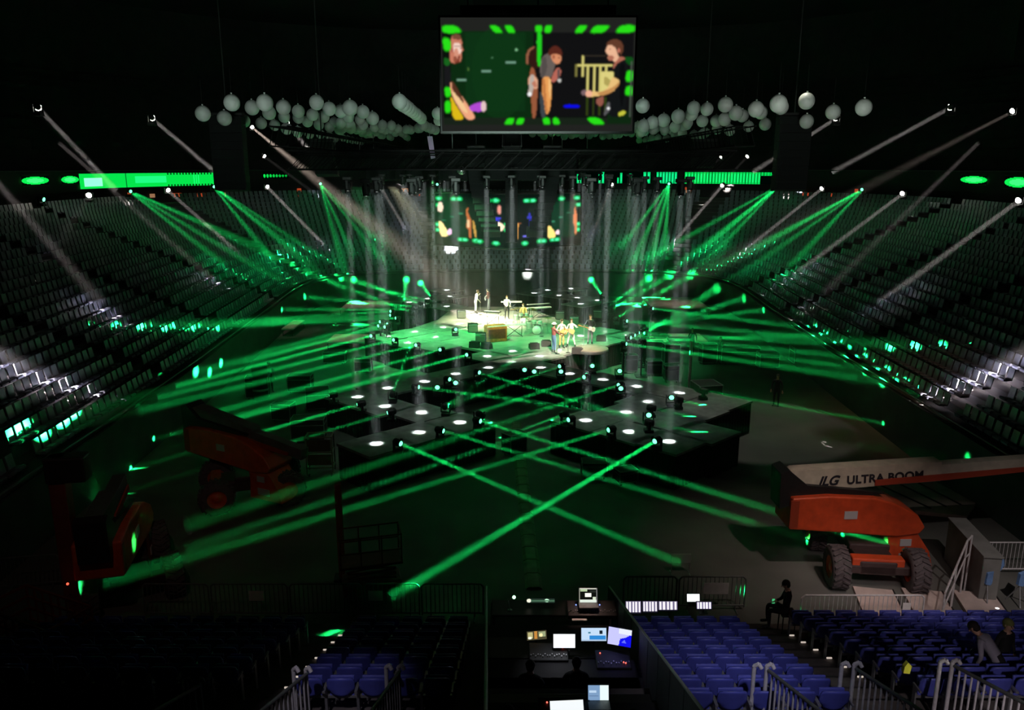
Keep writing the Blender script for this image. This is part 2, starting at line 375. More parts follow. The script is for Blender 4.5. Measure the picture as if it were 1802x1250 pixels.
# ---- LED ribbon round the balcony front
def ribbon(name, px0, px1, fn, label, z0=10.42, z1=11.72, pr=.06):
    """a section of the ring surveyed between two sight lines; the picture is laid out in the same bearings"""
    n = max(12, int(abs(px1 - px0) / 3)); P = [ring_hit(px0 + (px1 - px0) * i / n, 318, RINGOFF - .12)[0] for i in range(n + 1)]
    bx = Vector((P[n // 2].x, P[n // 2].y, z0)); t = thing(name, label, 'display', bx, 0, 'light ribbon sections on the balcony front')
    c = Canvas(max(60, int(abs(px1 - px0) * 2.4)), 14, px0, 0, px1, 1, (0, .02, .01)); fn(c, px0, px1)
    def corner(u, v):
        k = min(n - 1, int(u * n)); f = u * n - k; p = P[k].lerp(P[k + 1], f); return Vector((p.x, p.y, z1 + (z0 - z1) * v)) - bx
    c.mesh('display', corner, 1.0, t, 'ribbon_display')
    mb = MB()
    for a, b in zip(P, P[1:]):
        o = Vector((a.x, a.y - 0, 0)).normalized() * .07
        for z in (z0 - .06, z1 + .06): mb.cyl(Vector((a.x, a.y, z)) + o - bx, Vector((b.x, b.y, z)) + o - bx, .05, .05, 6)
    mb.build('frame', BLACK, t)
GN = (.05, .95, .33)
def f_left(c, s0, s1):
    c.a[:] = np.array(s2l((.02, .9, .3))) * 1.0
    sp = lambda px: px
    c.rect(sp(148), .25, sp(180), .85, (.55, 1, .8), 1.3); c.rect(sp(238), .2, sp(293), .75, (.12, .97, .5), 1.1)
    c.rect(sp(221.5), 0, sp(223), 1, (0, .45, .15))
    for i in range(15):
        a_, b_ = sorted((sp(295 + i * 5.4), sp(297.6 + i * 5.4)))
        m = (c.X > a_) & (c.X < b_) & ((c.Y < .12) | (c.Y > .88)); c.a[m] *= .08
    for px in (341, 345, 349): c.rect(sp(px), .15, sp(px + 1.6), .85, (.1, 1, .45), 1.2)
ribbon('ribbon_display', 140, 376, f_left, 'long bright green light ribbon left of the stage with whitish glow blocks')
def f_ell(c, s0, s1):
    c.ell((s0 + s1) / 2, .5, (s1 - s0) * .5, .42, GN, 1.0); c.ell((s0 + s1) / 2, .5, (s1 - s0) * .32, .26, (.25, 1, .5), 1.1)
ribbon('ribbon_display', 38, 86, f_ell, 'lone green oval on the light ribbon near the left edge', 10.9, 11.6)
ribbon('ribbon_display', 108, 139, f_ell, 'green oval on the light ribbon beside the long green section', 10.9, 11.6)
ribbon('ribbon_display', 1690, 1737, f_ell, 'green oval on the light ribbon at the right, the inner one', 10.9, 11.6)
ribbon('ribbon_display', 1768, 1815, f_ell, 'green oval on the light ribbon cut by the right edge', 10.7, 11.6)
def f_dots(c, s0, s1):
    for i in range(8):
        a_, b_ = sorted((464 + i * 5.4, 468 + i * 5.4)); c.ell((a_ + b_) / 2, .62, (b_ - a_) / 2, .22 - i * .012, GN, .9 - i * .07)
ribbon('ribbon_display', 462, 508, f_dots, 'short row of green dots on the ribbon left of the stage', 11.0, 11.9)
def f_bars(px_list):
    def f(c, s0, s1):
        for a, b, y0, y1 in px_list:
            sa, sb = (a, b); c.rect(sa, y0, sb, y1, (.02, .85, .45)); c.rect(sa + (sb - sa) * .3, y0 + .15, sb - (sb - sa) * .3, y1 - .15, (.1, .98, .6), 1.1)
    return f
bars = [(1015, 1019, .1, 1), (1021, 1024, .5, 1), (1026, 1029, .6, 1), (1031, 1035, .2, 1), (1053, 1057, .15, 1), (1059, 1063, 0, 1), (1070, 1074, .5, 1), (1086, 1089, .5, 1), (1091, 1095, .05, 1), (1107, 1111, .15, 1), (1123, 1127, .5, 1), (1132, 1137, 0, 1), (1139, 1144, 0, 1)]
ribbon('ribbon_display', 1013, 1147, f_bars(bars), 'scattered short green bars on the ribbon right of the centre stage')
bars2 = [(1155 + i * 5.3, 1159 + i * 5.3, 0, 1) for i in range(7)]
ribbon('ribbon_display', 1153, 1193, f_bars(bars2), 'tight block of seven green bars on the ribbon right of stage')
def f_right(c, s0, s1):
    sp = lambda px: px
    for i in range(30):
        a_, b_ = sorted((sp(1205 + i * 5.35), sp(1209.4 + i * 5.35))); long_ = i < 25
        c.rect(a_, 0, b_, 1 if long_ else .32, (.02, .85, .33))
        if long_: c.rect(a_ + (b_ - a_) * .3, .15, b_ - (b_ - a_) * .3, .85, (.1, 1, .5), 1.1)
ribbon('ribbon_display', 1202, 1366, f_right, 'long striped green light ribbon right of the stage')

# ---- near stand: terrace under the foreground seats
NR = 12
def near_row(k): return 16.9 - .72 * k, 1.1 + .28 * k       # y of seat back, tread height
mb = MB()
pr = []
for k in range(-2, NR):
    y, z = near_row(k); pr += [(y + .5, z), (y - .22, z)]
poly = [(17.4 + .72 * 2 - .0, 0)] + pr + [(near_row(NR - 1)[0] - .22, 5.2), (0, 9.6), (-3, 9.6), (-3, 0)]
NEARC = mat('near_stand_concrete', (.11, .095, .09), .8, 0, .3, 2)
vs = [(-13.6, y, z) for y, z in poly] + [(14.9, y, z) for y, z in poly]; n = len(poly)
mb.add(vs, [tuple(range(n)), tuple(range(n, 2 * n))[::-1]] + [(i, n + i, n + (i + 1) % n, (i + 1) % n) for i in range(n)])
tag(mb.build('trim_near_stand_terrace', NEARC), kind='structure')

# ================================================================== stage decks
DZ = 1.5
def hazeshaft(a, b, r0, r1, m, label, group):
    a = Vector(a); b = Vector(b)
    mb = MB(); mb.cyl((0, 0, 0), b - a, r0, r1, 14)
    o = mb.build('light_haze', m, None, a)
    return tag(o, label, 'light haze', group, 'stuff')
tile0 = None
def deck_proto():
    t = thing('stage_deck', '', 'stage deck')
    h = 1.53
    mb = MB(); q = 1.08
    mb.slab([(0, -h), (h * 1.05, 0), (0, h), (-h * 1.05, 0)], DZ - .1, DZ); mb.build('deck_top', DECK, t)
    mb = MB(); a = .97; P = [(0, -h * a), (h * 1.05 * a, 0), (0, h * a), (-h * 1.05 * a, 0)]
    for i in range(4):       # pleated black skirt
        p = Vector((*P[i], 0)); r = Vector((*P[(i + 1) % 4], 0)); n = 18; d = (r - p); nn = Vector((d.y, -d.x, 0)).normalized()
        pts = [p + d * k / n + nn * (.03 if k % 2 else -.01) for k in range(n + 1)]
        mb.add([(*v[:2], .02) for v in pts] + [(*v[:2], DZ - .1) for v in pts], [(k, k + 1, n + 2 + k, n + 1 + k) for k in range(n)])
    mb.build('skirt', DARK, t)
    mb = MB()
    for x, y in ((0, -h * .86), (h * .9, 0), (0, h * .86), (-h * .9, 0)): mb.cyl((x, y, 0), (x, y, DZ - .1), .04)
    mb.build('leg_frame', STEEL, t)
    return t
ARMS = {
 'near left arm': [(662.7, 781), (737, 761), (809, 743.6), (742, 726), (677.6, 715), (629, 698.5), (682, 683), (747.6, 671.6), (802, 658), (859, 647), (900, 637), (857.5, 627), (902, 618)],
 'near right arm': [(1177, 777), (1107, 760), (1031.5, 740), (1103, 725.6), (1141, 707), (1195.6, 691.5), (1121, 680), (1061.5, 668), (1002, 658), (952, 647), (948, 627), (985, 616)],
 'far right arm': [(1027.6, 607.5), (1065.6, 598), (1099, 590), (1061, 583.5), (1022, 591), (1051, 528.6), (1022, 534.7), (1015.5, 524), (984, 520), (1004.5, 508), (963.6, 510.5), (940, 515.7)],
 'far left arm': [(768, 609), (718, 603), (683, 592), (729, 584), (766, 593.6), (779.6, 576), (808, 570), (821, 546.5), (786, 539), (749.5, 536), (720, 532), (752.5, 526), (791.6, 521.5), (786, 510.5)]}
proto = deck_proto(); first = True; DISCS = []
for arm, L in ARMS.items():
    for i, (px, py) in enumerate(L):
        p = atz(px, py, DZ); DISCS.append((p, arm, i))
        t = proto if first else copy_tree(proto); first = False
        t.location = (p.x, p.y, 0); t['group'] = 'lit deck tiles of the star stage'; t['label'] = f'black diamond stage deck under a white light pool, {ordn(i)} along the {arm}'
for i, (x, y, w) in enumerate([(6.9, 33.1, 'between the two front rows of the right arm'), (8.0, 31.7, 'at the outer front corner of the right arm'), (8.3, 34.6, 'outer side of the right arm'), (3.4, 30.4, 'in front of the right arm'), (-7.0, 31.8, 'outer side of the left arm'), (9.8, 36.2, 'farthest right, behind the right arm')]):
    if i in (3, 4): continue
    t = copy_tree(proto); t.location = (x, y, 0); t['group'] = 'unlit deck tiles'; t['label'] = 'unlit black stage deck tile ' + w
mb = MB(); MS = [(0, 45.4), (4, 48.8), (7.6, 51.8), (5.2, 55), (2.6, 59), (1, 62.5), (-4.6, 62.5), (-5.4, 57), (-8.0, 51.5), (-4, 48.8)]
main = thing('main_stage', 'wide centre stage platform crowded with instruments under green and warm light', 'stage', (0, 54, 0))
mb.slab([(x, y - 54) for x, y in MS], DZ - .16, DZ - .03); mb.build('platform_top', mat('main_stage_top', (.33, .34, .3), .5, 0, .2, 1.2), main)
mb = MB(); mb.slab([(x * .97, (y - 54) * .97) for x, y in MS], 0.01, DZ - .17); mb.build('skirt', DARK, main)
# round carpet riser in front of the singers
rr = thing('round_riser', 'round pinkish grey riser in front of the guitarists', 'riser', (*atz(1041, 619, DZ)[:2], DZ))
mb = MB(); mb.lathe([(0, .0), (.95, 0), (1.0, .04), (1.0, .2), (.97, .24), (0, .24)], n=36); mb.build('riser_top', mat('riser_felt', (.26, .2, .18), .9, 0, .15, 3), rr)
mb = MB(); mb.lathe([(1.005, .02), (1.02, .05), (1.02, .16), (1.005, .19)], n=36); mb.build('edge_band', GREYM, rr)

# ================================================================== lamps
def head_proto(lensmat, name, s=1.0, lens_r=.1):
    t = thing(name, '', 'stage light')
    mb = MB(); mb.bbox((0, 0, .07 * s), (.38 * s, .38 * s, .14 * s), .02); mb.box((0, .195 * s, .07 * s), (.2 * s, .01, .06 * s)); mb.build('base', BLACK, t)
    mb = MB()
    for sx in (-1, 1): mb.bbox((sx * .2 * s, 0, .34 * s), (.05 * s, .12 * s, .38 * s), .015)
    mb.bbox((0, 0, .16 * s), (.44 * s, .14 * s, .05 * s), .015); y = mb.build('yoke', BLACK, t)
    mb = MB(); mb.lathe([(0, -.2 * s), (.1 * s, -.2 * s), (.15 * s, -.14 * s), (.15 * s, .02), (.13 * s, .1 * s), (.14 * s, .2 * s), (.12 * s, .2 * s), (.11 * s, .16 * s)], n=14)
    h = mb.build('head', BLACK, t, (0, 0, .42 * s))
    mb = MB(); mb.sph((0, 0, .15 * s), lens_r, 12, 4, (1, 1, .6), 0, .5); mb.build('lens', lensmat, h)
    return t
GH = head_proto(GLENS, 'moving_head_light', 1.0, .1)
used = {}
def place_head(proto, loc, aim, label, group, s=1.0):
    if id(proto) in used: t = copy_tree(proto)
    else: t = proto; used[id(proto)] = 1
    t.location = loc; t['label'] = label; t['group'] = group
    d = (Vector(aim) - Vector(loc)).normalized()
    hz = [c for c in t.children if c.name.startswith('head')][0]; yk = [c for c in t.children if c.name.startswith('yoke')][0]
    yk.rotation_euler = (0, 0, math.atan2(d.y, d.x) + math.pi / 2)
    hz.rotation_mode = 'QUATERNION'; hz.rotation_quaternion = d.to_track_quat('Z', 'Y')
    return t, d
def shaft_light(a, b, r, spread, watts, col, m, label, group, start=.5, name='shaft_lamp'):
    a = Vector(a); b = Vector(b); d = (b - a).normalized()
    a = a + d * start
    point_light('AREA', name, a, b, watts, col, shape='DISK', size=2 * r, spread=R(spread))
    L = (b - a).length
    hazeshaft(a + d * .02, b, r * 1.05, r * 1.05 + L * math.tan(R(spread / 2)), m, label, group)
GC = (.01, 1, .17)
# --- green moving heads on the deck corners: (source px, target px, target z or None, watts)
LB = [((700, 779), (1197, 992), .8, 13), ((774, 757), (1330, 922), .5, 9), ((840, 740), (1578, 965), 1.0, 11), ((731.5, 681), (1088, 728), 1.75, 9), ((787.5, 667), (1060, 747), 1.85, 9), ((840, 655), (1130, 740), 1.9, 7),
      ((1156, 775), (680, 1055), 1.0, 26), ((1076, 755.6), (180, 1028), 1.2, 9), ((1005, 737.6), (322, 968), 1.4, 5), ((1092, 677), (330, 925), 1.95, 7), ((1031, 663), (466, 852), 1.95, 7), ((987.6, 644), (731, 735), 1.9, 6),
      ((587, 695), (300, 765), .6, 11), ((636, 710.5), (425, 770), .9, 16), ((689, 725), (440, 800), .9, 6), ((655, 591), (302, 682), 2.9, 22), ((695, 598), (270, 702), 2.9, 16), ((734.5, 607), (245, 723), 2.9, 13), ((777, 615), (143, 792), 3, 14), ((824, 624), (117, 815), 3.1, 20),
      ((800.6, 580), (848, 592), 2.3, 12), ((1238, 688), (1590, 752), .4, 5), ((1146, 718), (1400, 775), .3, 4), ((1142, 744), (1290, 772), 1.2, 4), ((1194, 704), (1372, 742), .0, 6),
      ((690.8, 694), (740, 560), 9, 3), ((784, 715), (1010, 560), 9, 3), ((845, 730), (905, 780), .4, 8), ((993.6, 729), (900, 765), .3, 9)]
for i, ((sx, sy), (tx, ty), tz, w) in enumerate(LB):
    a = atz(sx, sy, DZ + .42); b = atz(tx, ty, tz) if tz < 8 else aty(tx, ty, 60)
    side = 'left' if sx < 920 else 'right'; near = 'front' if a.y < 40 else 'rear'
    aim = 'left' if b.x < a.x else 'right'
    rank = ordn(sorted(L[0] for L in LB).index((sx, sy)))
    place_head(GH, a - Vector((0, 0, .42)), b, f'green moving head on the {side} {near} decks, shaft going {aim}, {rank} from the left', 'green moving heads on the decks')
    d = (b - a).normalized()
    shaft_light(a, b, .07, 1.3, w * 1.5, GC, HZG, f'narrow green haze shaft from the {rank} deck light crossing the floor', 'green haze shafts over the floor', start=.28)
# --- rear and side heads throwing onto the first seat rows
RB = [((1106, 594), (1522, 650)), ((1113, 590), (1492, 628)), ((1120, 586), (1455, 605)), ((1130, 600), (1432, 590)), ((1098, 605), (1560, 672)), ((1146, 543), (1405, 575)), ((1137, 586), (1262, 508)), ((1085, 560), (1215, 484)), ((1075, 545), (1180, 485)), ((1068, 540), (1142, 490)),
      ((700, 560), (378, 576)), ((690, 555), (320, 576)), ((685, 570), (372, 632)), ((680, 575), (343, 655)), ((720, 545), (495, 545)), ((724, 550), (540, 480)), ((730, 540), (535, 522)), ((740, 535), (622, 492)), ((752, 530), (600, 490)), ((1060, 520), (1040, 492)), ((760, 525), (740, 498)), ((710, 535), (715, 492)), ((1130, 575), (1345, 545)), ((1135, 580), (1310, 525))
      , ((1100, 565), (1600, 610)), ((690, 548), (255, 576)), ((672, 566), (448, 624)), ((669, 573), (432, 638))]
for i, ((sx, sy), (tx, ty)) in enumerate(RB):
    a = atz(sx, sy, 2.2); b = surf_hit(tx, ty)
    if tx in (448, 432): b = atz(tx, ty, 1.6)
    side = 'left' if sx < 920 else 'right'
    place_head(GH, a - Vector((0, 0, .42)), b, f'small green moving head at the back {side} of the stage, {ordn(sorted(L[0] + (j_,) for j_, L in enumerate(RB)).index((sx, sy, i)))} from the left', 'green moving heads at the back')
    d = (b - a).normalized()
    shaft_light(a, b, .09, 2.4, 55, GC, HZF, f'faint green haze shaft from the {ordn(sorted(L[0] + (j_,) for j_, L in enumerate(RB)).index((sx, sy, i)))} rear light to the seats', 'green haze shafts to the seats', start=.28)
# stands for those rear heads
mbase = None
for i, ((sx, sy), (tx, ty)) in enumerate(RB):
    a = atz(sx, sy, 2.2)
    if mbase is None:
        mbase = thing('light_stand', '', 'light stand'); mb = MB(); mb.cyl((0, 0, .05), (0, 0, 1.76), .05); mb.build('pole', BLACK, mbase)
        mb = MB(); mb.bbox((0, 0, .03), (.7, .7, .06), .02); mb.build('base_plate', BLACK, mbase); mb = MB(); mb.bbox((0, 0, 1.77), (.4, .4, .03), .01); mb.build('top_plate', BLACK, mbase); t = mbase
    else: t = copy_tree(mbase)
    t.location = (a.x, a.y, 0); t['group'] = 'poles under the rear moving heads'; t['label'] = f'black pole under the {ordn(sorted(L[0] + (j_,) for j_, L in enumerate(RB)).index((sx, sy, i)))} rear green light from the left'
# --- white downlights over every deck tile
DH = head_proto(DLENS, 'downlight', 1.0, .1)
for k, (p, arm, i) in enumerate(DISCS):
    top = Vector((p.x * 1.0, p.y, 11.45))
    place_head(DH, top + Vector((0, 0, .0)), p, f'black downlight hanging over the {ordn(i)} deck of the {arm}', 'downlights over the decks')
    shaft_light(top, p, .13, 2.5, 20 if p.y < 50 else 14, (.85, 1, .97), HZW, f'pale vertical haze shaft over the {ordn(i)} deck of the {arm}', 'vertical haze shafts over the star stage', start=.3)
# fixtures hang upside down: flip bodies
for o in bpy.data.objects:
    if o.get('group') == 'downlights over the decks':
        o.rotation_euler = (math.pi, 0, 0); o.location.z = 11.45 + .42
        for c in o.children:
            if c.name.startswith('head'): c.rotation_quaternion = Vector((0, 0, 1)).to_track_quat('Z', 'Y')
# --- white lamps on the ribbon and in the roof
WH = head_proto(WLENS, 'ring_spotlight', 1.3, .2)
WR = [((157, 344), (105, 430), 1), ((294, 334), (420, 446), 24), ((469, 328), (570, 431), 42), ((667, 324), (712, 402), 24), ((1077, 324), (1040, 420), 12), ((1272, 326), (1185, 427), 36), ((1448, 331), (1302, 447), 30), ((1590, 340), (1400, 482), 26), ((1795, 352), (1545, 535), 26), ((463, 274), (560, 345), 3), ((1271, 275), (1200, 345), 3), ((1317, 274), (1250, 345), 3)]
for i, ((sx, sy), (tx, ty), w) in enumerate(WR):
    p, s = ring_hit(sx, sy, 15.0) if sy > 290 else (aty(sx, sy, 92), 0)
    b = surf_hit(tx, ty)
    place_head(WH, p - Vector((0, 0, .5)), b, f'bright white spotlight high on the balcony ring, {ordn(sorted(L[0][0] for L in WR).index(sx))} from the left', 'white spotlights round the balcony')
    d = (b - p).normalized()
    shaft_light(p, b, .16, 1.7, w * 8, (1, .9, .86), haze_mat('faint_haze', .001), f'faint white haze shaft below the {ordn(sorted(L[0][0] for L in WR).index(sx))} ring spotlight', 'white haze shafts over the stands')
WU = [((66, 189), 50, (200, 330)), ((267, 208), 58, (375, 300)), ((1472, 208), 60, (1330, 300)), ((1674, 189), 52, (1470, 300)), ((505, 217), 75, (540, 260))]
for i, ((sx, sy), Y, (tx, ty)) in enumerate(WU):
    p = aty(sx, sy, Y); b = aty(tx, ty, Y + 22)
    place_head(WH, p - Vector((0, 0, .5)), b, f'small white spotlight hanging in the dark roof, {ordn(i)} from the left' if i < 2 else f'small white spotlight in the dark roof {["beside the rightmost balloons", "at the upper right", "among the left balloons"][i - 2]}', 'roof spotlights')
    d = (b - p).normalized(); shaft_light(p, b, .14, 1.2, 60, (1, .93, .88), HZT, f'dim grey haze shaft under roof spotlight {["at the far left", "left of the balloons", "right of the balloons", "at the upper right", "among the balloons"][i]}', 'roof haze shafts')
# off-frame white lamps whose light lands on the side stands
for (a, b, w) in [((-34, 30, 16), surf_hit(45, 655), 300), ((-33, 26, 15), surf_hit(110, 675), 200), ((-35, 50, 16), surf_hit(185, 542), 200), ((-33, 60, 14), surf_hit(375, 492), 160), ((35, 30, 16), surf_hit(1745, 655), 320), ((34, 60, 14), surf_hit(1450, 515), 120), ((34, 28, 15), surf_hit(1700, 672), 160)]:
    b = Vector(b); a = Vector(a); d = (b - a).normalized()
    point_light('AREA', 'stand_lamp', a, b, w, (1, .86, .84), shape='DISK', size=.3, spread=R(2.4))
    mid = a + d * ((b - a).length * .0)
    hazeshaft(a, b, .16, .16 + (b - a).length * math.tan(R(1.2)), haze_mat('barely_there_haze', .0006), f'dim grey haze shaft reaching the {"left" if b.x < 0 else "right"} stand at row distance {"near" if b.y < 45 else "far"}, height {"low" if b.z < 6 else "high"}', 'grey haze shafts over side stands')
for (a, b, w) in (((-9, 60, 12), surf_hit(793, 438), 90), ((3, 62, 12), surf_hit(928, 482), 60)):
    point_light('AREA', 'stand_lamp', a, b, w, (1, .95, .92), shape='DISK', size=.3, spread=R(3.2))
for i, (sx, sy) in enumerate(((770, 684), (802, 676), (923, 653), (940, 656), (987, 656), (1032, 662), (1042, 646), (1090, 655), (1092, 686), (1181, 702), (1141, 733), (843, 731))):  # added glowing heads stand in for fixtures lit by opposing beams
    p = atz(sx, sy, DZ + .35); t, d = place_head(GH, p - Vector((0, 0, .5)) + Vector((0, 0, .0)), (p.x * .6, 0, 9), f'added green lamp for a beam-lit fixture on the inner deck edge, {ordn(i)}' if i < 0 else f'added green lamp for a beam-lit fixture, inner edge of the star, {ordn(sorted((770, 802, 923, 940, 987, 1032, 1042, 1090, 1092, 1181, 1141, 843)).index(sx))} from left', 'added green lamps for beam-lit fixtures')
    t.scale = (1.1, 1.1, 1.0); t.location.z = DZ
# --- green fans from the ribbon
FH = head_proto(GLENS, 'ring_fan_light', 1.2, .16)
FANS = [((72, 350), [], 0), ((227, 336), [(470, 440), (520, 470), (500, 500), (400, 470)], 15), ((375, 328), [(520, 440), (560, 480), (490, 470), (620, 490)], 15), ((563, 323), [(604, 470), (640, 490), (690, 480), (740, 500)], 12),
        ((769, 324), [(775, 345)], 1), ((1178, 323), [(1140, 480), (1110, 470), (1165, 490), (1090, 440)], 22), ((1371, 327), [(1240, 440), (1190, 470), (1150, 450), (1215, 490)], 22), ((1519, 333), [(1330, 440), (1240, 480), (1390, 470), (1280, 500)], 16)]
for i, ((sx, sy), T, w) in enumerate(FANS):
    p, s = ring_hit(sx, sy, 15.0)
    place_head(FH, p - Vector((0, 0, .5)), (0, 50, 2), f'green fan light under the light ribbon, {ordn(i)} from the left', 'green fan lights under the ribbon')
    for j, (tx, ty) in enumerate(T):
        b = surf_hit(tx, ty); d = (b - p).normalized()
        shaft_light(p, b, .12, 3.6, w * 16, GC, HZT, f'green fan of haze below the {ordn(i)} fan light, blade {ordn(j)}', 'green haze fans')
# --- two warm follow spots crossing the hall to the players
def follow(a, b, deg, w, col, label, sp=.7):
    a = Vector(a); b = Vector(b); d = (b - a).normalized(); a = a + d * .7
    point_light('CONE', 'follow_spot', a, b, w, col, spot_size=R(deg), spot_blend=.12, shadow_soft_size=.12)
    L = (b - a).length; hazeshaft(a + d * .02, a + d * L * 1.0, .16, .1 + L * math.tan(R(deg / 2)), HZT, label, 'warm follow spot shafts')
fs = aty(443, 224, 92); fb = atz(852, 556, 1.6)
follow(fs, fb, 3.6, 1100000, (1, .8, .66), 'wide warm haze shaft from the upper left down to the stage')
fs2 = aty(1785, 195, 62); fb2 = atz(1000, 600, 2.2)
follow(fs2, fb2, 3.0, 190000, (1, .82, .72), 'pale warm haze shaft from the upper right down to the guitarists')
for k, (p, lab) in enumerate(((fs, 'warm white follow spotlight glowing among the left balloons'), (fs2, 'pale follow spotlight high at the right edge'))):
    place_head(WH, p - Vector((0, 0, .5)), (0, 52, 2), lab, 'follow spotlights')
# stage wash: green floods on the upper rig and unseen warm keys added to brighten the players and the organ
point_light('CONE', 'stage_green_wash', (-4.6, 47.2, 11.6), (-1, 52, 1), 4500, (.16, 1, .3), spot_size=R(75), spot_blend=.6, shadow_soft_size=.4)
point_light('CONE', 'stage_green_wash', (7, 48, 11.6), (5, 50, 1), 3200, (.1, 1, .3), spot_size=R(70), spot_blend=.6, shadow_soft_size=.4)
point_light('CONE', 'stage_green_wash', (-9.6, 50, 11.6), (-6.6, 51, 1), 6500, (.1, 1, .25), spot_size=R(40), spot_blend=.6, shadow_soft_size=.4)
point_light('CONE', 'added_stage_key', (-7.5, 50, 11.3), (-1.4, 57, 1.5), 24000, (1, .95, .62), spot_size=R(32), spot_blend=.35, shadow_soft_size=.2)
point_light('CONE', 'added_stage_key', (3, 38, 11.6), (3.5, 47.0, 2.0), 13000, (1, .8, .62), spot_size=R(22), spot_blend=.4, shadow_soft_size=.2)
point_light('CONE', 'added_stage_key', (-3.2, 40, 11.6), (-.4, 52.3, 1.9), 6500, (1, .82, .6), spot_size=R(17), spot_blend=.4, shadow_soft_size=.2)
point_light('CONE', 'floor_green_wash', (-10, 40, 13), (-11, 50, 0), 1500, (.02, 1, .22), spot_size=R(75), spot_blend=.9, shadow_soft_size=.4)
point_light('CONE', 'floor_green_wash', (9, 46, 13), (10, 56, 0), 220, (.02, 1, .22), spot_size=R(75), spot_blend=.9, shadow_soft_size=.4)
point_light('CONE', 'floor_green_wash', (0, 36, 12), (0, 32, 0), 90, (.05, 1, .2), spot_size=R(80), spot_blend=.9, shadow_soft_size=.4)
for px, py, w in ((635, 537, 500), (1190, 537, 420), (1195, 597, 260), (605, 595, 340), (505, 516, 180), (510, 574, 220)):
    q = atz(px, py, .5); point_light('CONE', 'added_plate_lamp', (q.x, q.y - 2, 11.5), q, w, (1, .72, .66), spot_size=R(26), spot_blend=.3, shadow_soft_size=.1)  # unseen overhead lamps added to light the pale plates
# drifting thin haze over the whole floor
HZ0 = haze_mat('floor_haze', .0016)
mb = MB(); mb.box((0, 50, 5.6), (33, 52, 11))
AIRHAZE = tag(mb.build('stage_haze', HZ0), 'thin smoke hanging over the stage and the floor', 'haze', kind='stuff')

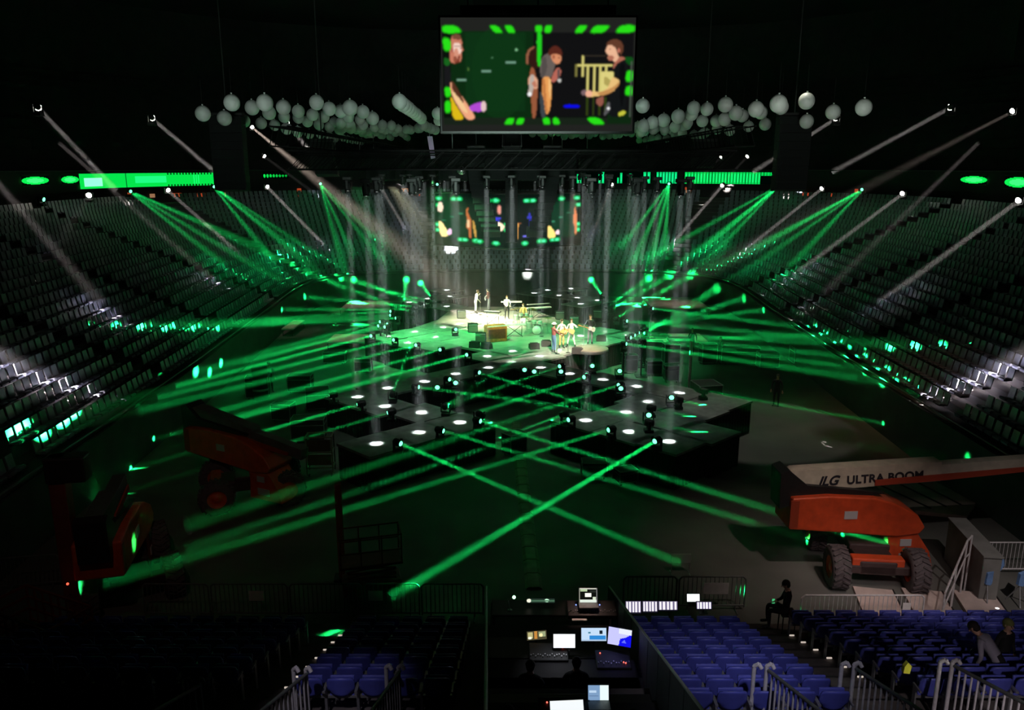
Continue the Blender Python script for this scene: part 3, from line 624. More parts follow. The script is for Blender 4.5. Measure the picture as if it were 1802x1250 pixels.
# ================================================================== hanging screen
SB = aty(947, 131, 28)
def screen():
    Y = 28.0
    tl, tr, br, bl = (aty(776, 31, Y), aty(1118, 31, Y), aty(1116, 231, Y), aty(780, 231, Y))
    w = (tr.x - tl.x + br.x - bl.x) / 2; h = tl.z - bl.z; c = Vector(((tl.x + tr.x) / 2, Y, (tl.z + bl.z) / 2))
    t = thing('video_screen', 'large hanging video screen with green blocks and three men playing on it', 'screen', c)
    g = Canvas(264, 156, 268, 105, 1490, 832, (.135, .14, .13))
    g.rnd = 2
    # darker picture inside the grey border
    g.rect(275, 205, 1480, 755, (.04, .075, .045)); g.rect(330, 190, 860, 760, (.05, .17, .07)); g.rect(420, 200, 800, 700, (.055, .2, .085))
    g.rect(850, 200, 1480, 740, (.07, .07, .075)); g.ell(640, 450, 180, 300, (.06, .22, .09), al=.6)
    g.rect(275, 745, 1480, 790, (.1, .14, .1)); g.rect(1330, 700, 1480, 780, (.06, .16, .07))
    GR = (.16, .87, .1)
    def blob(pts, c=GR):
        g.poly(pts, (.12, .6, .08), 1.0); cx = sum(p[0] for p in pts) / len(pts); cy = sum(p[1] for p in pts) / len(pts)
        g.poly([(cx + (x - cx) * .86, cy + (y - cy) * .82) for x, y in pts], c, 1.1)
    # man at left: head, beard, arm, instrument
    g.poly([(285, 400), (320, 380), (330, 500), (325, 600), (285, 540)], (.1, .1, .11))
    g.poly([(335, 225), (362, 205), (392, 218), (402, 262), (398, 282), (412, 308), (398, 322), (400, 340), (392, 385), (350, 395), (322, 380), (326, 300)], (.82, .5, .4))
    g.poly([(345, 262), (385, 262), (398, 290), (396, 330), (350, 340)], (1, .86, .8)); g.poly([(340, 222), (362, 205), (392, 215), (398, 245), (342, 240)], (.48, .3, .22))
    g.poly([(350, 350), (388, 338), (384, 388), (350, 394)], (.5, .22, .16)); g.rect(352, 283, 408, 289, (.5, .3, .25))
    g.poly([(320, 505), (345, 530), (420, 640), (480, 735), (470, 757), (420, 755), (330, 600)], (.98, .68, .52)); g.poly([(332, 500), (350, 520), (412, 640), (400, 650), (330, 560)], (.35, .2, .14))
    g.poly([(322, 590), (350, 650), (405, 740), (398, 757), (335, 757)], (.9, .75, .1)); g.poly([(330, 560), (400, 640), (440, 720), (400, 700), (345, 620)], (1, .82, .6))
    g.poly([(440, 670), (505, 640), (548, 650), (550, 700), (500, 705), (450, 700)], (.72, .3, .86)); g.ell(534, 670, 18, 34, (.93, .8, .8))
    for x, y, w_ in ((365, 492, 62), (523, 437, 58), (676, 382, 64)): g.rect(x, y, x + w_, y + 13, (.45, .62, .53))
    g.ell(743, 307, 9, 9, (.5, .75, .55)); g.ell(590, 358, 7, 5, (.3, .5, .35)); g.ell(438, 430, 5, 12, (.3, .45, .2))
    g.poly([(352, 300), (372, 296), (380, 330), (372, 372), (352, 360)], (.88, .6, .5)); g.poly([(345, 352), (362, 345), (372, 362), (366, 388), (348, 385)], (.6, .32, .24)); g.ell(395, 297, 5, 4, (.2, .1, .1)); g.ell(338, 310, 7, 14, (.66, .36, .3))
    # pair in the middle
    g.poly([(806, 400), (804, 340), (822, 300), (858, 284), (862, 292), (830, 312), (818, 350), (822, 400)], (.62, .38, .28)); g.poly([(822, 400), (820, 340), (840, 305), (880, 290), (895, 420), (850, 430)], (.2, .1, .08))
    g.poly([(835, 410), (860, 430), (880, 560), (870, 740), (846, 752), (838, 620), (820, 520)], (.62, .36, .24)); g.poly([(820, 480), (850, 460), (882, 500), (880, 560), (840, 552), (818, 530)], (.92, .68, .55))
    g.poly([(832, 465), (858, 465), (852, 560), (838, 605), (815, 600), (822, 560)], (.75, .7, .66)); g.ell(828, 590, 12, 14, (1, 1, 1))
    g.poly([(905, 350), (960, 320), (1000, 350), (985, 420), (965, 490), (900, 490), (890, 420)], (.42, .38, .36))
    g.poly([(940, 330), (958, 292), (990, 278), (1025, 300), (1036, 345), (1020, 340), (990, 335), (955, 345)], (.36, .16, .12)); g.poly([(960, 335), (1010, 335), (1030, 350), (1022, 390), (995, 400), (965, 370)], (.88, .58, .42))
    g.poly([(905, 480), (960, 478), (968, 560), (962, 680), (940, 730), (925, 690), (908, 600)], (.95, .65, .36)); g.poly([(890, 560), (915, 600), (935, 745), (900, 745)], (.25, .28, .3))
    g.poly([(960, 500), (985, 440), (1010, 415), (1028, 440), (1020, 480), (975, 520)], (.75, .42, .36)); g.rect(1004, 430, 1016, 500, (.35, .3, .3)); g.ell(1017, 502, 12, 12, (.8, .8, .78))
    g.poly([(905, 490), (925, 490), (935, 620), (945, 720), (930, 700), (915, 600)], (.8, .5, .27)); g.poly([(945, 490), (962, 490), (966, 560), (955, 640)], (1, .78, .5)); g.ell(978, 352, 7, 13, (.66, .36, .26)); g.ell(1012, 358, 4, 4, (.2, .08, .06)); g.poly([(905, 360), (930, 345), (940, 420), (920, 480), (900, 485)], (.34, .31, .3)); g.poly([(838, 520), (862, 500), (876, 540), (860, 550)], (.78, .5, .4))
    # blue dash and pale yellow railing
    g.poly([(1042, 668), (1070, 656), (1135, 660), (1152, 670), (1135, 680), (1060, 680)], (.05, .05, .95))
    Yl = (.86, .82, .48)
    g.rect(1114, 398, 1350, 414, Yl); g.rect(1157, 345, 1170, 480, Yl); g.rect(1116, 400, 1128, 480, (.5, .48, .25))
    for x in (1190, 1230, 1268, 1306): g.rect(x, 410, x + 15, 575, Yl); g.rect(x, 610, x + 12, 730, (.2, .26, .08))
    g.rect(1283, 445, 1360, 575, (.9, .85, .52)); g.poly([(1300, 470), (1345, 500), (1330, 540), (1300, 530)], (.72, .66, .36)); g.rect(1165, 343, 1320, 348, (.25, .22, .18))
    # man at right with guitar
    g.poly([(1350, 395), (1380, 380), (1440, 360), (1450, 500), (1440, 740), (1330, 740), (1330, 600), (1385, 540), (1400, 490), (1358, 460)], (.075, .085, .09))
    g.poly([(1312, 262), (1340, 242), (1380, 240), (1410, 262), (1420, 310), (1400, 345), (1380, 300), (1330, 275), (1310, 280)], (.4, .24, .17)); g.poly([(1316, 275), (1345, 278), (1372, 300), (1385, 350), (1420, 362), (1375, 395), (1352, 372), (1330, 376), (1316, 350), (1326, 340), (1303, 320)], (.96, .74, .6))
    g.poly([(1400, 345), (1438, 362), (1380, 392), (1352, 440), (1356, 400), (1372, 380)], (.7, .42, .34)); g.ell(1318, 350, 8, 8, (.05, .02, .02))
    g.poly([(1350, 475), (1400, 500), (1395, 530), (1355, 580), (1290, 600), (1200, 610), (1185, 590), (1215, 572), (1290, 575), (1330, 545)], (.95, .78, .5)); g.poly([(1155, 570), (1190, 557), (1200, 590), (1160, 600)], (.5, .4, .42)); g.ell(1205, 588, 22, 22, (.98, .72, .6))
    g.poly([(1255, 620), (1300, 600), (1302, 650), (1280, 672), (1252, 650)], (.6, .36, .3)); g.poly([(1325, 640), (1340, 640), (1345, 700), (1300, 740), (1310, 690)], (.35, .35, .36)); g.ell(1333, 682, 8, 10, (1, 1, 1)); g.poly([(1395, 712), (1425, 696), (1448, 706), (1430, 728), (1400, 734)], (.8, .8, .25))
    g.ell(1332, 303, 5, 4, (.15, .07, .05)); g.poly([(1318, 345), (1345, 340), (1362, 355), (1350, 376), (1326, 374)], (.72, .45, .36)); g.ell(1388, 312, 8, 15, (.78, .46, .38)); g.poly([(1250, 585), (1330, 560), (1380, 530), (1392, 505), (1398, 530), (1350, 582), (1290, 602)], (.8, .58, .34)); g.poly([(1395, 400), (1430, 390), (1436, 520), (1420, 700), (1400, 600)], (.05, .055, .06))
    # green light blocks round the border
    blob([(274, 152), (370, 152), (412, 200), (320, 208), (274, 196)]); blob([(276, 228), (315, 228), (334, 255), (330, 318), (285, 318)]); g.poly([(285, 355), (325, 365), (322, 405), (288, 408)], (.1, .4, .12))
    blob([(283, 540), (326, 542), (328, 610), (290, 614)]); blob([(285, 630), (325, 628), (326, 715), (285, 718)])
    blob([(566, 152), (625, 152), (665, 204), (608, 204)]); blob([(664, 150), (718, 152), (742, 206), (690, 204)])
    blob([(858, 152), (908, 152), (904, 200), (862, 200)]); g.poly([(870, 190), (904, 190), (898, 412), (876, 412)], (.14, .84, .14)); blob([(922, 152), (972, 150), (960, 202), (916, 202)])
    blob([(1130, 152), (1196, 150), (1160, 204), (1102, 206)]); blob([(1228, 152), (1342, 150), (1290, 204), (1196, 206)]); blob([(1390, 150), (1492, 148), (1490, 200), (1352, 206)])
    blob([(688, 742), (736, 742), (722, 792), (660, 792)]); blob([(752, 742), (800, 742), (786, 790), (736, 792)]); blob([(910, 742), (956, 740), (964, 792), (918, 792)]); blob([(974, 742), (1010, 740), (1030, 788), (980, 792)])
    blob([(1184, 740), (1276, 740), (1322, 790), (1230, 790)]); blob([(1440, 436), (1486, 432), (1488, 512), (1434, 514)]); blob([(1440, 536), (1486, 532), (1488, 606), (1432, 598)]); g.poly([(1420, 350), (1480, 352), (1482, 410), (1445, 400)], (.06, .32, .1))
    g.rect(1468, 380, 1474, 740, (.3, .34, .3))
    g.soft = 2
    g.mesh('display', lambda u, v: Vector(((u - .5) * w, -.02, (.5 - v) * h)), .92, t, 'screen_display')
    mb = MB(); mb.bbox((0, .2, 0), (w + .16, .36, h + .16), .03)
    for i in range(1, 8): mb.box(((i / 8 - .5) * w, .42, 0), (.06, .08, h))
    mb.build('housing', BLACK, t)
    mb = MB()
    for sx in (-.36, 0, .36): mb.cyl((sx * w, .2, h / 2 + .05), (sx * w, .2, 29.6 - c.z), .03)
    mb.build('hanging_cable', BLACK, t)
    mb = MB(); mb.bbox((0, .2, h / 2 + .25), (w * .8, .3, .3), .03); mb.build('lifting_bar', BLACK, t)
screen()

# ================================================================== centre video cube (four faces, corner towards the viewer)
def cube():
    t = thing('video_cube', 'four sided hanging video screen over the stage showing green dots and musicians', 'screen', (-.3, 58, 8.6))
    T = Vector(t.location)
    L0 = aty(765, 380, 58.5); C0 = aty(897, 380, 55); R0 = aty(1022, 380, 58.5)
    zt, zb = 10.45, 6.85
    def paint(x0, x1):
        # canvas uses the coordinates of the wedge as surveyed: 80..720 left face, 720..1480 right face, rows 600..1190
        g = Canvas(90, 66, x0, 605, x1, 1195, (.0, .04, .02)); g.rnd = 1; return g
    def gdot(g, cx, cy, rx=42, ry=32): g.ell(cx, cy, rx, ry, (.02, .75, .35)); g.ell(cx, cy, rx * .55, ry * .55, (.35, 1, .75), 1.1)
    g = paint(78, 795); g.rect(190, 690, 400, 1110, (.0, .17, .08)); g.rect(110, 640, 500, 1100, (.0, .12, .05), al=.6)
    for c in ((122, 662), (270, 662), (325, 662), (590, 672), (668, 668), (118, 740), (105, 965), (105, 1030), (335, 1128), (375, 1128), (480, 1132), (515, 1138), (668, 1148), (775, 930), (775, 992)): gdot(g, *c, 34 if c[0] < 400 else 38, 26)
    g.poly([(120, 700), (160, 710), (165, 790), (140, 830), (105, 800)], (1, .88, .78), 1.2)
    g.poly([(115, 920), (150, 930), (215, 1060), (205, 1100), (130, 1105)], (1, .9, .6), 1.4); g.poly([(195, 1050), (225, 1005), (248, 1020), (245, 1070), (210, 1090)], (1, .8, .95), 1.3)
    g.poly([(385, 830), (390, 780), (408, 755), (415, 765), (400, 800), (420, 850), (440, 900), (440, 1110), (415, 1110), (412, 1000), (388, 990), (398, 880)], (.78, .42, .22), 1.1); g.poly([(445, 880), (470, 930), (488, 1060), (480, 1110), (462, 1050)], (.86, .66, .3))
    g.ell(408, 940, 15, 50, (1, .85, .65)); g.ell(700, 770, 18, 48, (.95, .62, .55), 1.1)
    for x in (620, 645, 670, 692): g.rect(x, 860, x + 11, 1010, (.25, .25, .95))
    g.rect(590, 852, 712, 872, (.25, .25, .9)); g.rect(594, 810, 606, 870, (.3, .3, .9)); g.poly([(690, 900), (735, 930), (752, 960), (720, 1010), (640, 1015), (612, 990), (670, 970)], (1, .92, .78), 1.3); g.poly([(660, 1020), (700, 1025), (685, 1075), (665, 1060)], (.6, .3, .25))
    for x, y in ((230, 860), (318, 822), (150, 905)): g.rect(x, y, x + 36, y + 12, (.25, .6, .45))
    def fc(a, b):
        return lambda u, v: Vector((a.x + (b.x - a.x) * u - T.x, a.y + (b.y - a.y) * u - T.y, zt + (zb - zt) * v - T.z))
    g.soft = 1
    g.mesh('display', fc(L0, C0), 1.0, t, 'cube_display')
    g = paint(795, 1482); g.rect(1190, 690, 1440, 1110, (.0, .2, .1)); g.rect(830, 900, 1100, 1100, (.02, .04, .05))
    for c in ((950, 672), (1010, 672), (1285, 660), (1440, 655), (1458, 735), (1455, 960), (1455, 1025), (935, 1150), (1080, 1135), (1115, 1135), (1205, 1128), (1245, 1128)): gdot(g, *c, 34, 26)
    g.ell(1078, 775, 18, 45, (.9, .55, .5), 1.1); g.poly([(845, 920), (880, 915), (870, 1010), (872, 1100), (855, 1100), (838, 990)], (.95, .68, .35)); g.rect(870, 915, 900, 930, (.7, .4, .2))
    for x in (975, 1000, 1030): g.rect(x, 860, x + 14, 1000, (.2, .2, .85))
    g.rect(955, 850, 1070, 875, (.22, .22, .8)); g.rect(972, 815, 984, 870, (.2, .2, .8)); g.poly([(985, 990), (1030, 985), (1050, 950), (1055, 990), (1030, 1015), (1000, 1010)], (1, .85, .75), 1.2)
    g.poly([(1150, 970), (1175, 965), (1225, 1040), (1235, 1100), (1150, 1115)], (1, .88, .5), 1.3); g.poly([(1225, 1040), (1255, 1010), (1272, 1030), (1270, 1068), (1240, 1075)], (1, .86, .9), 1.3)
    g.poly([(1410, 800), (1420, 760), (1432, 760), (1430, 800), (1448, 860), (1445, 960), (1440, 1090), (1425, 1090), (1420, 980), (1408, 970)], (.92, .55, .35), 1.1); g.ell(945, 1070, 34, 9, (.5, .5, 1))
    for x, y in ((1340, 820), (1262, 868), (1190, 912)): g.rect(x, y, x + 36, y + 12, (.25, .6, .45))
    g.soft = 1
    g.mesh('display', fc(C0, R0), 1.0, t, 'cube_display')
    B0 = Vector((C0.x, 62, 0)); mb = MB()
    for a, b in ((L0, C0), (C0, R0), (R0, B0), (B0, L0)):
        for z in (zt + .06, zb - .06): mb.cyl((a.x - T.x, a.y - T.y + .02, z - T.z), (b.x - T.x, b.y - T.y + .02, z - T.z), .06)
    for a in (L0, C0, R0, B0): mb.cyl((a.x - T.x, a.y - T.y + .06, zt - T.z), (a.x - T.x, a.y - T.y + .06, zb - T.z), .06)
    mb.build('frame', BLACK, t)
    mb = MB(); o = .05
    for a, b in ((L0, C0), (C0, R0), (R0, B0), (B0, L0)):
        d = (Vector((b.x, b.y, 0)) - Vector((a.x, a.y, 0))).normalized(); nn = Vector((-d.y, d.x, 0)) * .06
        mb.add([Vector((p.x, p.y, z)) + nn - T for p, z in ((a, zt), (b, zt), (b, zb), (a, zb))], [(0, 1, 2, 3)])
    mb.build('rear_panel', BLACK, t)
    mb = MB()
    for a in (L0, C0, R0, B0): mb.cyl((a.x - T.x, a.y - T.y, zt - T.z), (a.x - T.x, a.y - T.y, 12.0 - T.z), .02)
    mb.build('hanging_cable', BLACK, t)
cube()

# ================================================================== rig: trusses, speaker columns, hanging lamps
def truss(name, a, b, w, label, group=None, z=None, cat='truss'):
    a = Vector(a); b = Vector(b); mid = (a + b) / 2; t = thing(name, label, cat, mid, 0, group)
    d = (b - a).normalized(); side = d.cross(Vector((0, 0, 1))).normalized() * w / 2; up = Vector((0, 0, w / 2)); L = (b - a).length
    mb = MB()
    for s in (-1, 1):
        for u in (-1, 1): mb.cyl(a - mid + side * s + up * u, b - mid + side * s + up * u, .03, .03, 6)
    mb.build('chord', TRUSSB, t)
    mb = MB(); n = max(2, int(L / w))
    for i in range(n):
        p = a - mid + d * L * i / n; q = a - mid + d * L * (i + 1) / n
        for s in (-1, 1):
            mb.cyl(p + side * s - up, q + side * s + up, .015, .015, 5); 
        mb.cyl(p + side - up, q - side - up, .015, .015, 5); mb.cyl(p - side + up, q + side + up, .015, .015, 5)
    mb.build('lacing', TRUSSB, t); return t
k = 0
for y in (31, 37, 43, 49, 55, 61, 67, 72):
    hw = {31: 8.4, 37: 9.6}.get(y, 11.5)
    truss('lighting_truss', (-hw, y, 12.55), (hw, y, 12.55), .7, f'black lighting truss crossing the stage roof, {ordn(k)} from the front', 'trusses crossing over the stage'); k += 1
for i, x in enumerate((-8.5, 0, 8.5)):
    truss('lighting_truss', (x, 30, 13.4), (x, 73, 13.4), .7, f'long black lighting truss running away over the {["left side", "middle", "right side"][i]} of the stage', 'trusses running lengthwise')
for i, (x0, y0, x1, y1) in enumerate(((-26, 12, -16, 60), (-14, 14, -11, 60), (27, 20, 20, 62))):
    truss('roof_truss', (x0, y0, 24), (x1, y1, 25), 1.6, f'dim roof girder high in the dark {["far left", "left", "right"][i]}', 'roof girders')
# black rig cases between trusses (ballast of the roof grid that blacks out the ribbon)
def rig_box(px0, py0, px1, py1, Y, label):
    a = aty(px0, py0, Y); b = aty(px1, py1, Y); t = thing('rigging_pod', label, 'rigging', ((a.x + b.x) / 2, Y, (a.z + b.z) / 2), 0, 'black rigging pods over the stage')
    w = abs(b.x - a.x); h = abs(a.z - b.z)
    mb = MB(); mb.bbox((0, 0, 0), (w, 1.6, h), .08)
    for i in range(int(w / .6)): mb.box((-w / 2 + .3 + i * .6, -.84, 0), (.05, .06, h * .9))
    mb.build('pod_body', DARK, t)
    mb = MB(); mb.cyl((-w * .4, 0, h / 2), (-w * .4, 0, h / 2 + 1.0), .03); mb.cyl((w * .4, 0, h / 2), (w * .4, 0, h / 2 + 1.0), .03); mb.build('hanging_chain', STEEL, t)
rig_box(585, 268, 640, 300, 60, 'small black rigging pod at the left end of the stage roof')
rig_box(645, 262, 770, 318, 58, 'black rigging pod left of the centre above the hanging video cube')
rig_box(772, 262, 1012, 318, 53, 'large black rigging pod straight above the hanging video cube')
rig_box(1020, 262, 1150, 300, 58, 'black rigging pod right of the centre above scattered green bars')
def line_array(x, y, z0, n, w, label, curve=0.0, s=1.0, yaw=0):
    t = thing('line_array', label, 'loudspeaker', (x, y, z0), R(yaw), 'hanging loudspeaker columns')
    zz = 0; ang = 0; yy = 0; xx = 0
    cab = None
    for i in range(n):
        h = .42 * s
        if cab is None:
            mb = MB(); mb.prism([(-w / 2, 0), (-w / 2, -h * .96), (w / 2, -h * .96), (w / 2, 0)], -.35 * s, .35 * s)
            mb.box((0, -.36 * s, -h / 2), (w * .92, .02, h * .8)); cab = mb.build('cabinet', DARK, t); c = cab
        else: c = cab.copy(); COL.objects.link(c)
        c.location = (xx, yy, zz); c.rotation_euler = (-ang, 0, 0)
        zz -= h * math.cos(ang); yy += h * math.sin(ang); ang = curve * ((i + 1) / n) ** 2; xx += curve_x[0] * (i / n) if curve_x else 0
    mb = MB(); mb.bbox((0, 0, .12), (w * 1.05, .5, .16), .03); mb.cyl((0, 0, .2), (0, 0, 26 - z0), .04); mb.build('flying_frame', BLACK, t)
curve_x = None
p = aty(399, 205, 45); line_array(p.x, 45, p.z, 9, 1.75, 'black loudspeaker column hanging under the left end of the balloons', .15, 1.05)
p = aty(1398, 205, 45); line_array(p.x, 45, p.z, 9, 1.75, 'black loudspeaker column hanging under the right balloons', .15, 1.05)
curve_x = [.18]; p = aty(838, 262, 50); line_array(p.x, 50, p.z, 13, 1.05, 'curved black loudspeaker column in front of the left half of the video cube', .7)
curve_x = [-.2]; p = aty(972, 262, 50); line_array(p.x, 50, p.z, 13, 1.05, 'curved black loudspeaker column in front of the right half of the video cube', .7)
curve_x = None; p = aty(900, 300, 52); line_array(p.x, 52, p.z, 11, .78, 'slim black loudspeaker column before the corner of the video cube', .2)
curve_x = [.22]; p = aty(566, 250, 52); line_array(p.x, 52, p.z, 5, 1.4, 'short black loudspeaker column at the left truss end', .4)
p = aty(1240, 250, 55); curve_x = None; line_array(p.x, 55, p.z, 4, 1.5, 'short black loudspeaker column at the right truss end', .3)
# mirror ball under the rig
q = aty(812, 300, 50); mb = MB(); mb.sph((0, 0, 0), .27, 20, 12); o = mb.build('mirror_ball', mat('mirror_facets', (.75, .8, .78), .25, .9, .2, 30), None, q); tag(o, 'silver mirror ball hanging above the left part of the video cube', 'mirror ball')
point_light('CONE', 'mirror_ball_lamp', (q.x - 1, 42, 12.5), q, 60, (.9, 1, .9), spot_size=R(6), shadow_soft_size=.1)
# narrow lilac banner
q = aty(757, 240, 45); q2 = aty(762, 276, 45); mb = MB(); mb.prism([(-.16, 0), (.12, 0), (.26, -1.15), (.02, -1.2)], -.04, .04); o = mb.build('hanging_drape', mat('lilac_cloth', (.45, .36, .5), .8), None, q); tag(o, 'narrow pale lilac drape hanging left of the big screen', 'drape')
point_light('CONE', 'drape_lamp', (q.x, 38, 12.6), (q.x, 45, q.z - .6), 110, (.85, .7, 1), spot_size=R(8), shadow_soft_size=.1)

# ================================================================== balloons
BL = [(357, 200, 13), (408, 181, 13.4), (395, 208, 11.8), (429, 213, 10.7), (443.6, 189.6, 11.8), (466, 181, 13.4), (473.6, 198.6, 11), (459.6, 217, 9.6), (498.8, 189, 12.6), (500, 205.6, 10), (483.4, 220.4, 9.3), (525, 196, 10.8), (525, 207, 9.6), (504.4, 226.6, 9.4), (524, 232, 9), (557, 180.4, 12.3), (550, 202, 10), (541, 214, 9), (544.4, 236.4, 8), (564, 236.4, 7.4), (561, 219.6, 8.4), (579.4, 191.6, 11.2), (569.6, 205.6, 9.5), (580, 223.8, 8.4), (588, 215, 8.4), (579, 239, 6.8), (590, 244, 6.2), (599.5, 195.8, 10.6), (616, 190, 12.5), (613.6, 205.6, 9.5), (638.7, 197, 11), (655.5, 208.4, 10.6), (633, 211, 8.4), (602, 226.6, 8.2), (619, 226, 8), (604, 243, 6), (612, 245, 5.8), (620, 247, 5.6), (628, 248.5, 5.3), (636, 250, 5.2),
      (703, 179, 12.3), (709, 184, 12), (714, 187.4, 11.8), (719, 191, 11.3), (724, 195, 10.8), (728, 198, 10.4), (732.5, 201.4, 10), (737, 205, 9.7), (741, 208.4, 9.5), (745, 221, 8.4), (752, 224, 8), (759, 227, 7.8), (766, 229, 7.4), (770, 200, 10), (772, 212, 9),
      (1131, 186.5, 12), (1276.5, 184.5, 12.8), (1193.5, 205, 11.6), (1220.8, 190.4, 11.6), (1217, 201, 11), (1244, 192.3, 11.2), (1295, 199.3, 11.6), (1306.5, 204, 10.5), (1330.6, 192.3, 13.3), (1339, 198, 11), (1370, 182.6, 14.2), (1374.6, 188.4, 12.4), (1419.4, 178, 13), (1419.4, 213.8, 11.8), (1380.5, 213.8, 11), (1346.6, 218.8, 10), (1317.4, 222.7, 9.3), (1284.3, 229.3, 9.3), (1466, 197.4, 12.7), (1520, 189.2, 14.4), (1275.3, 210, 10.8), (1260, 213, 10), (1236, 213, 10), (1262, 227, 8.6), (1238.3, 235, 8.4), (1221, 237, 7.6), (1201, 234.4, 7.8), (1187.5, 237, 7.2), (1172.8, 243.8, 6.4), (1158, 243, 6.2), (1147, 243, 6), (1137, 247, 5.8), (1125, 247, 5.6), (1168, 211.8, 10.8), (1148.7, 215.7, 10.8), (1133, 221.5, 10.8), (1129, 231, 9.2), (1150, 227.5, 8.6), (1170, 227.5, 8.6), (1188, 223.5, 9.4), (1202, 221.5, 8.6), (1210, 216, 9)]
for i in range(52):
    x = random.uniform(590, 742); u = (x - 590) / 152; y = 222 + u * 10 + random.uniform(-9, 14); BL.append((x, y, max(5.2, 9.8 - (y - 208) * .13)))
for i in range(22):
    x = random.uniform(1122, 1250); y = random.uniform(219, 240); BL.append((x, y, max(5.4, 10 - (y - 205) * .12)))
for x in list(range(938, 1118, 11)): BL.append((x + random.uniform(-3, 3), 236 + random.uniform(-3, 4), 6.3))
b0 = None
for i, (x, y, r) in enumerate(BL):
    Y = .36 * 1400 / r; p = aty(x, y, Y)
    if b0 is None:
        b0 = thing('white_balloon', '', 'balloon'); mb = MB(); mb.sph((0, 0, 0), .36, 20, 14, (1, 1, 1.03)); mb.build('ball', BALLOON, b0)
        mb = MB(); mb.cyl((0, 0, .355), (0, 0, .43), .03, .045, 8); nk = mb.build('neck', BALLOON, b0); mb = MB(); mb.cyl((0, 0, .42), (0, 0, 1.6), .006, .006, 4); mb.build('string', BLACK, b0); t = b0
    else: t = copy_tree(b0)
    t.location = p; t.rotation_euler = (0, 0, i * 1.7); s = random.uniform(.96, 1.04); t.scale = (s, s, s)
    zn = [('left balloon cloud', 560, 'left end balloons'), ('dense left balloon cloud', 790, 'dense left balloons'), ('thin balloon line under the big screen', 1120, 'balloons under the screen'), ('dense balloon cloud right of the screen', 1260, 'dense right balloons'), ('right end of the balloons', 9999, 'right end balloons')]
    lo = 0
    for nm_, hi, gr in zn:
        if lo <= x < hi: break
        lo = hi
    rk = sorted((b[0], k_) for k_, b in enumerate(BL) if lo <= b[0] < hi).index((x, i)); w = f'{nm_}, {ordn(rk)} from the left'
    t['label'] = 'round white balloon in the ' + w; t['group'] = gr

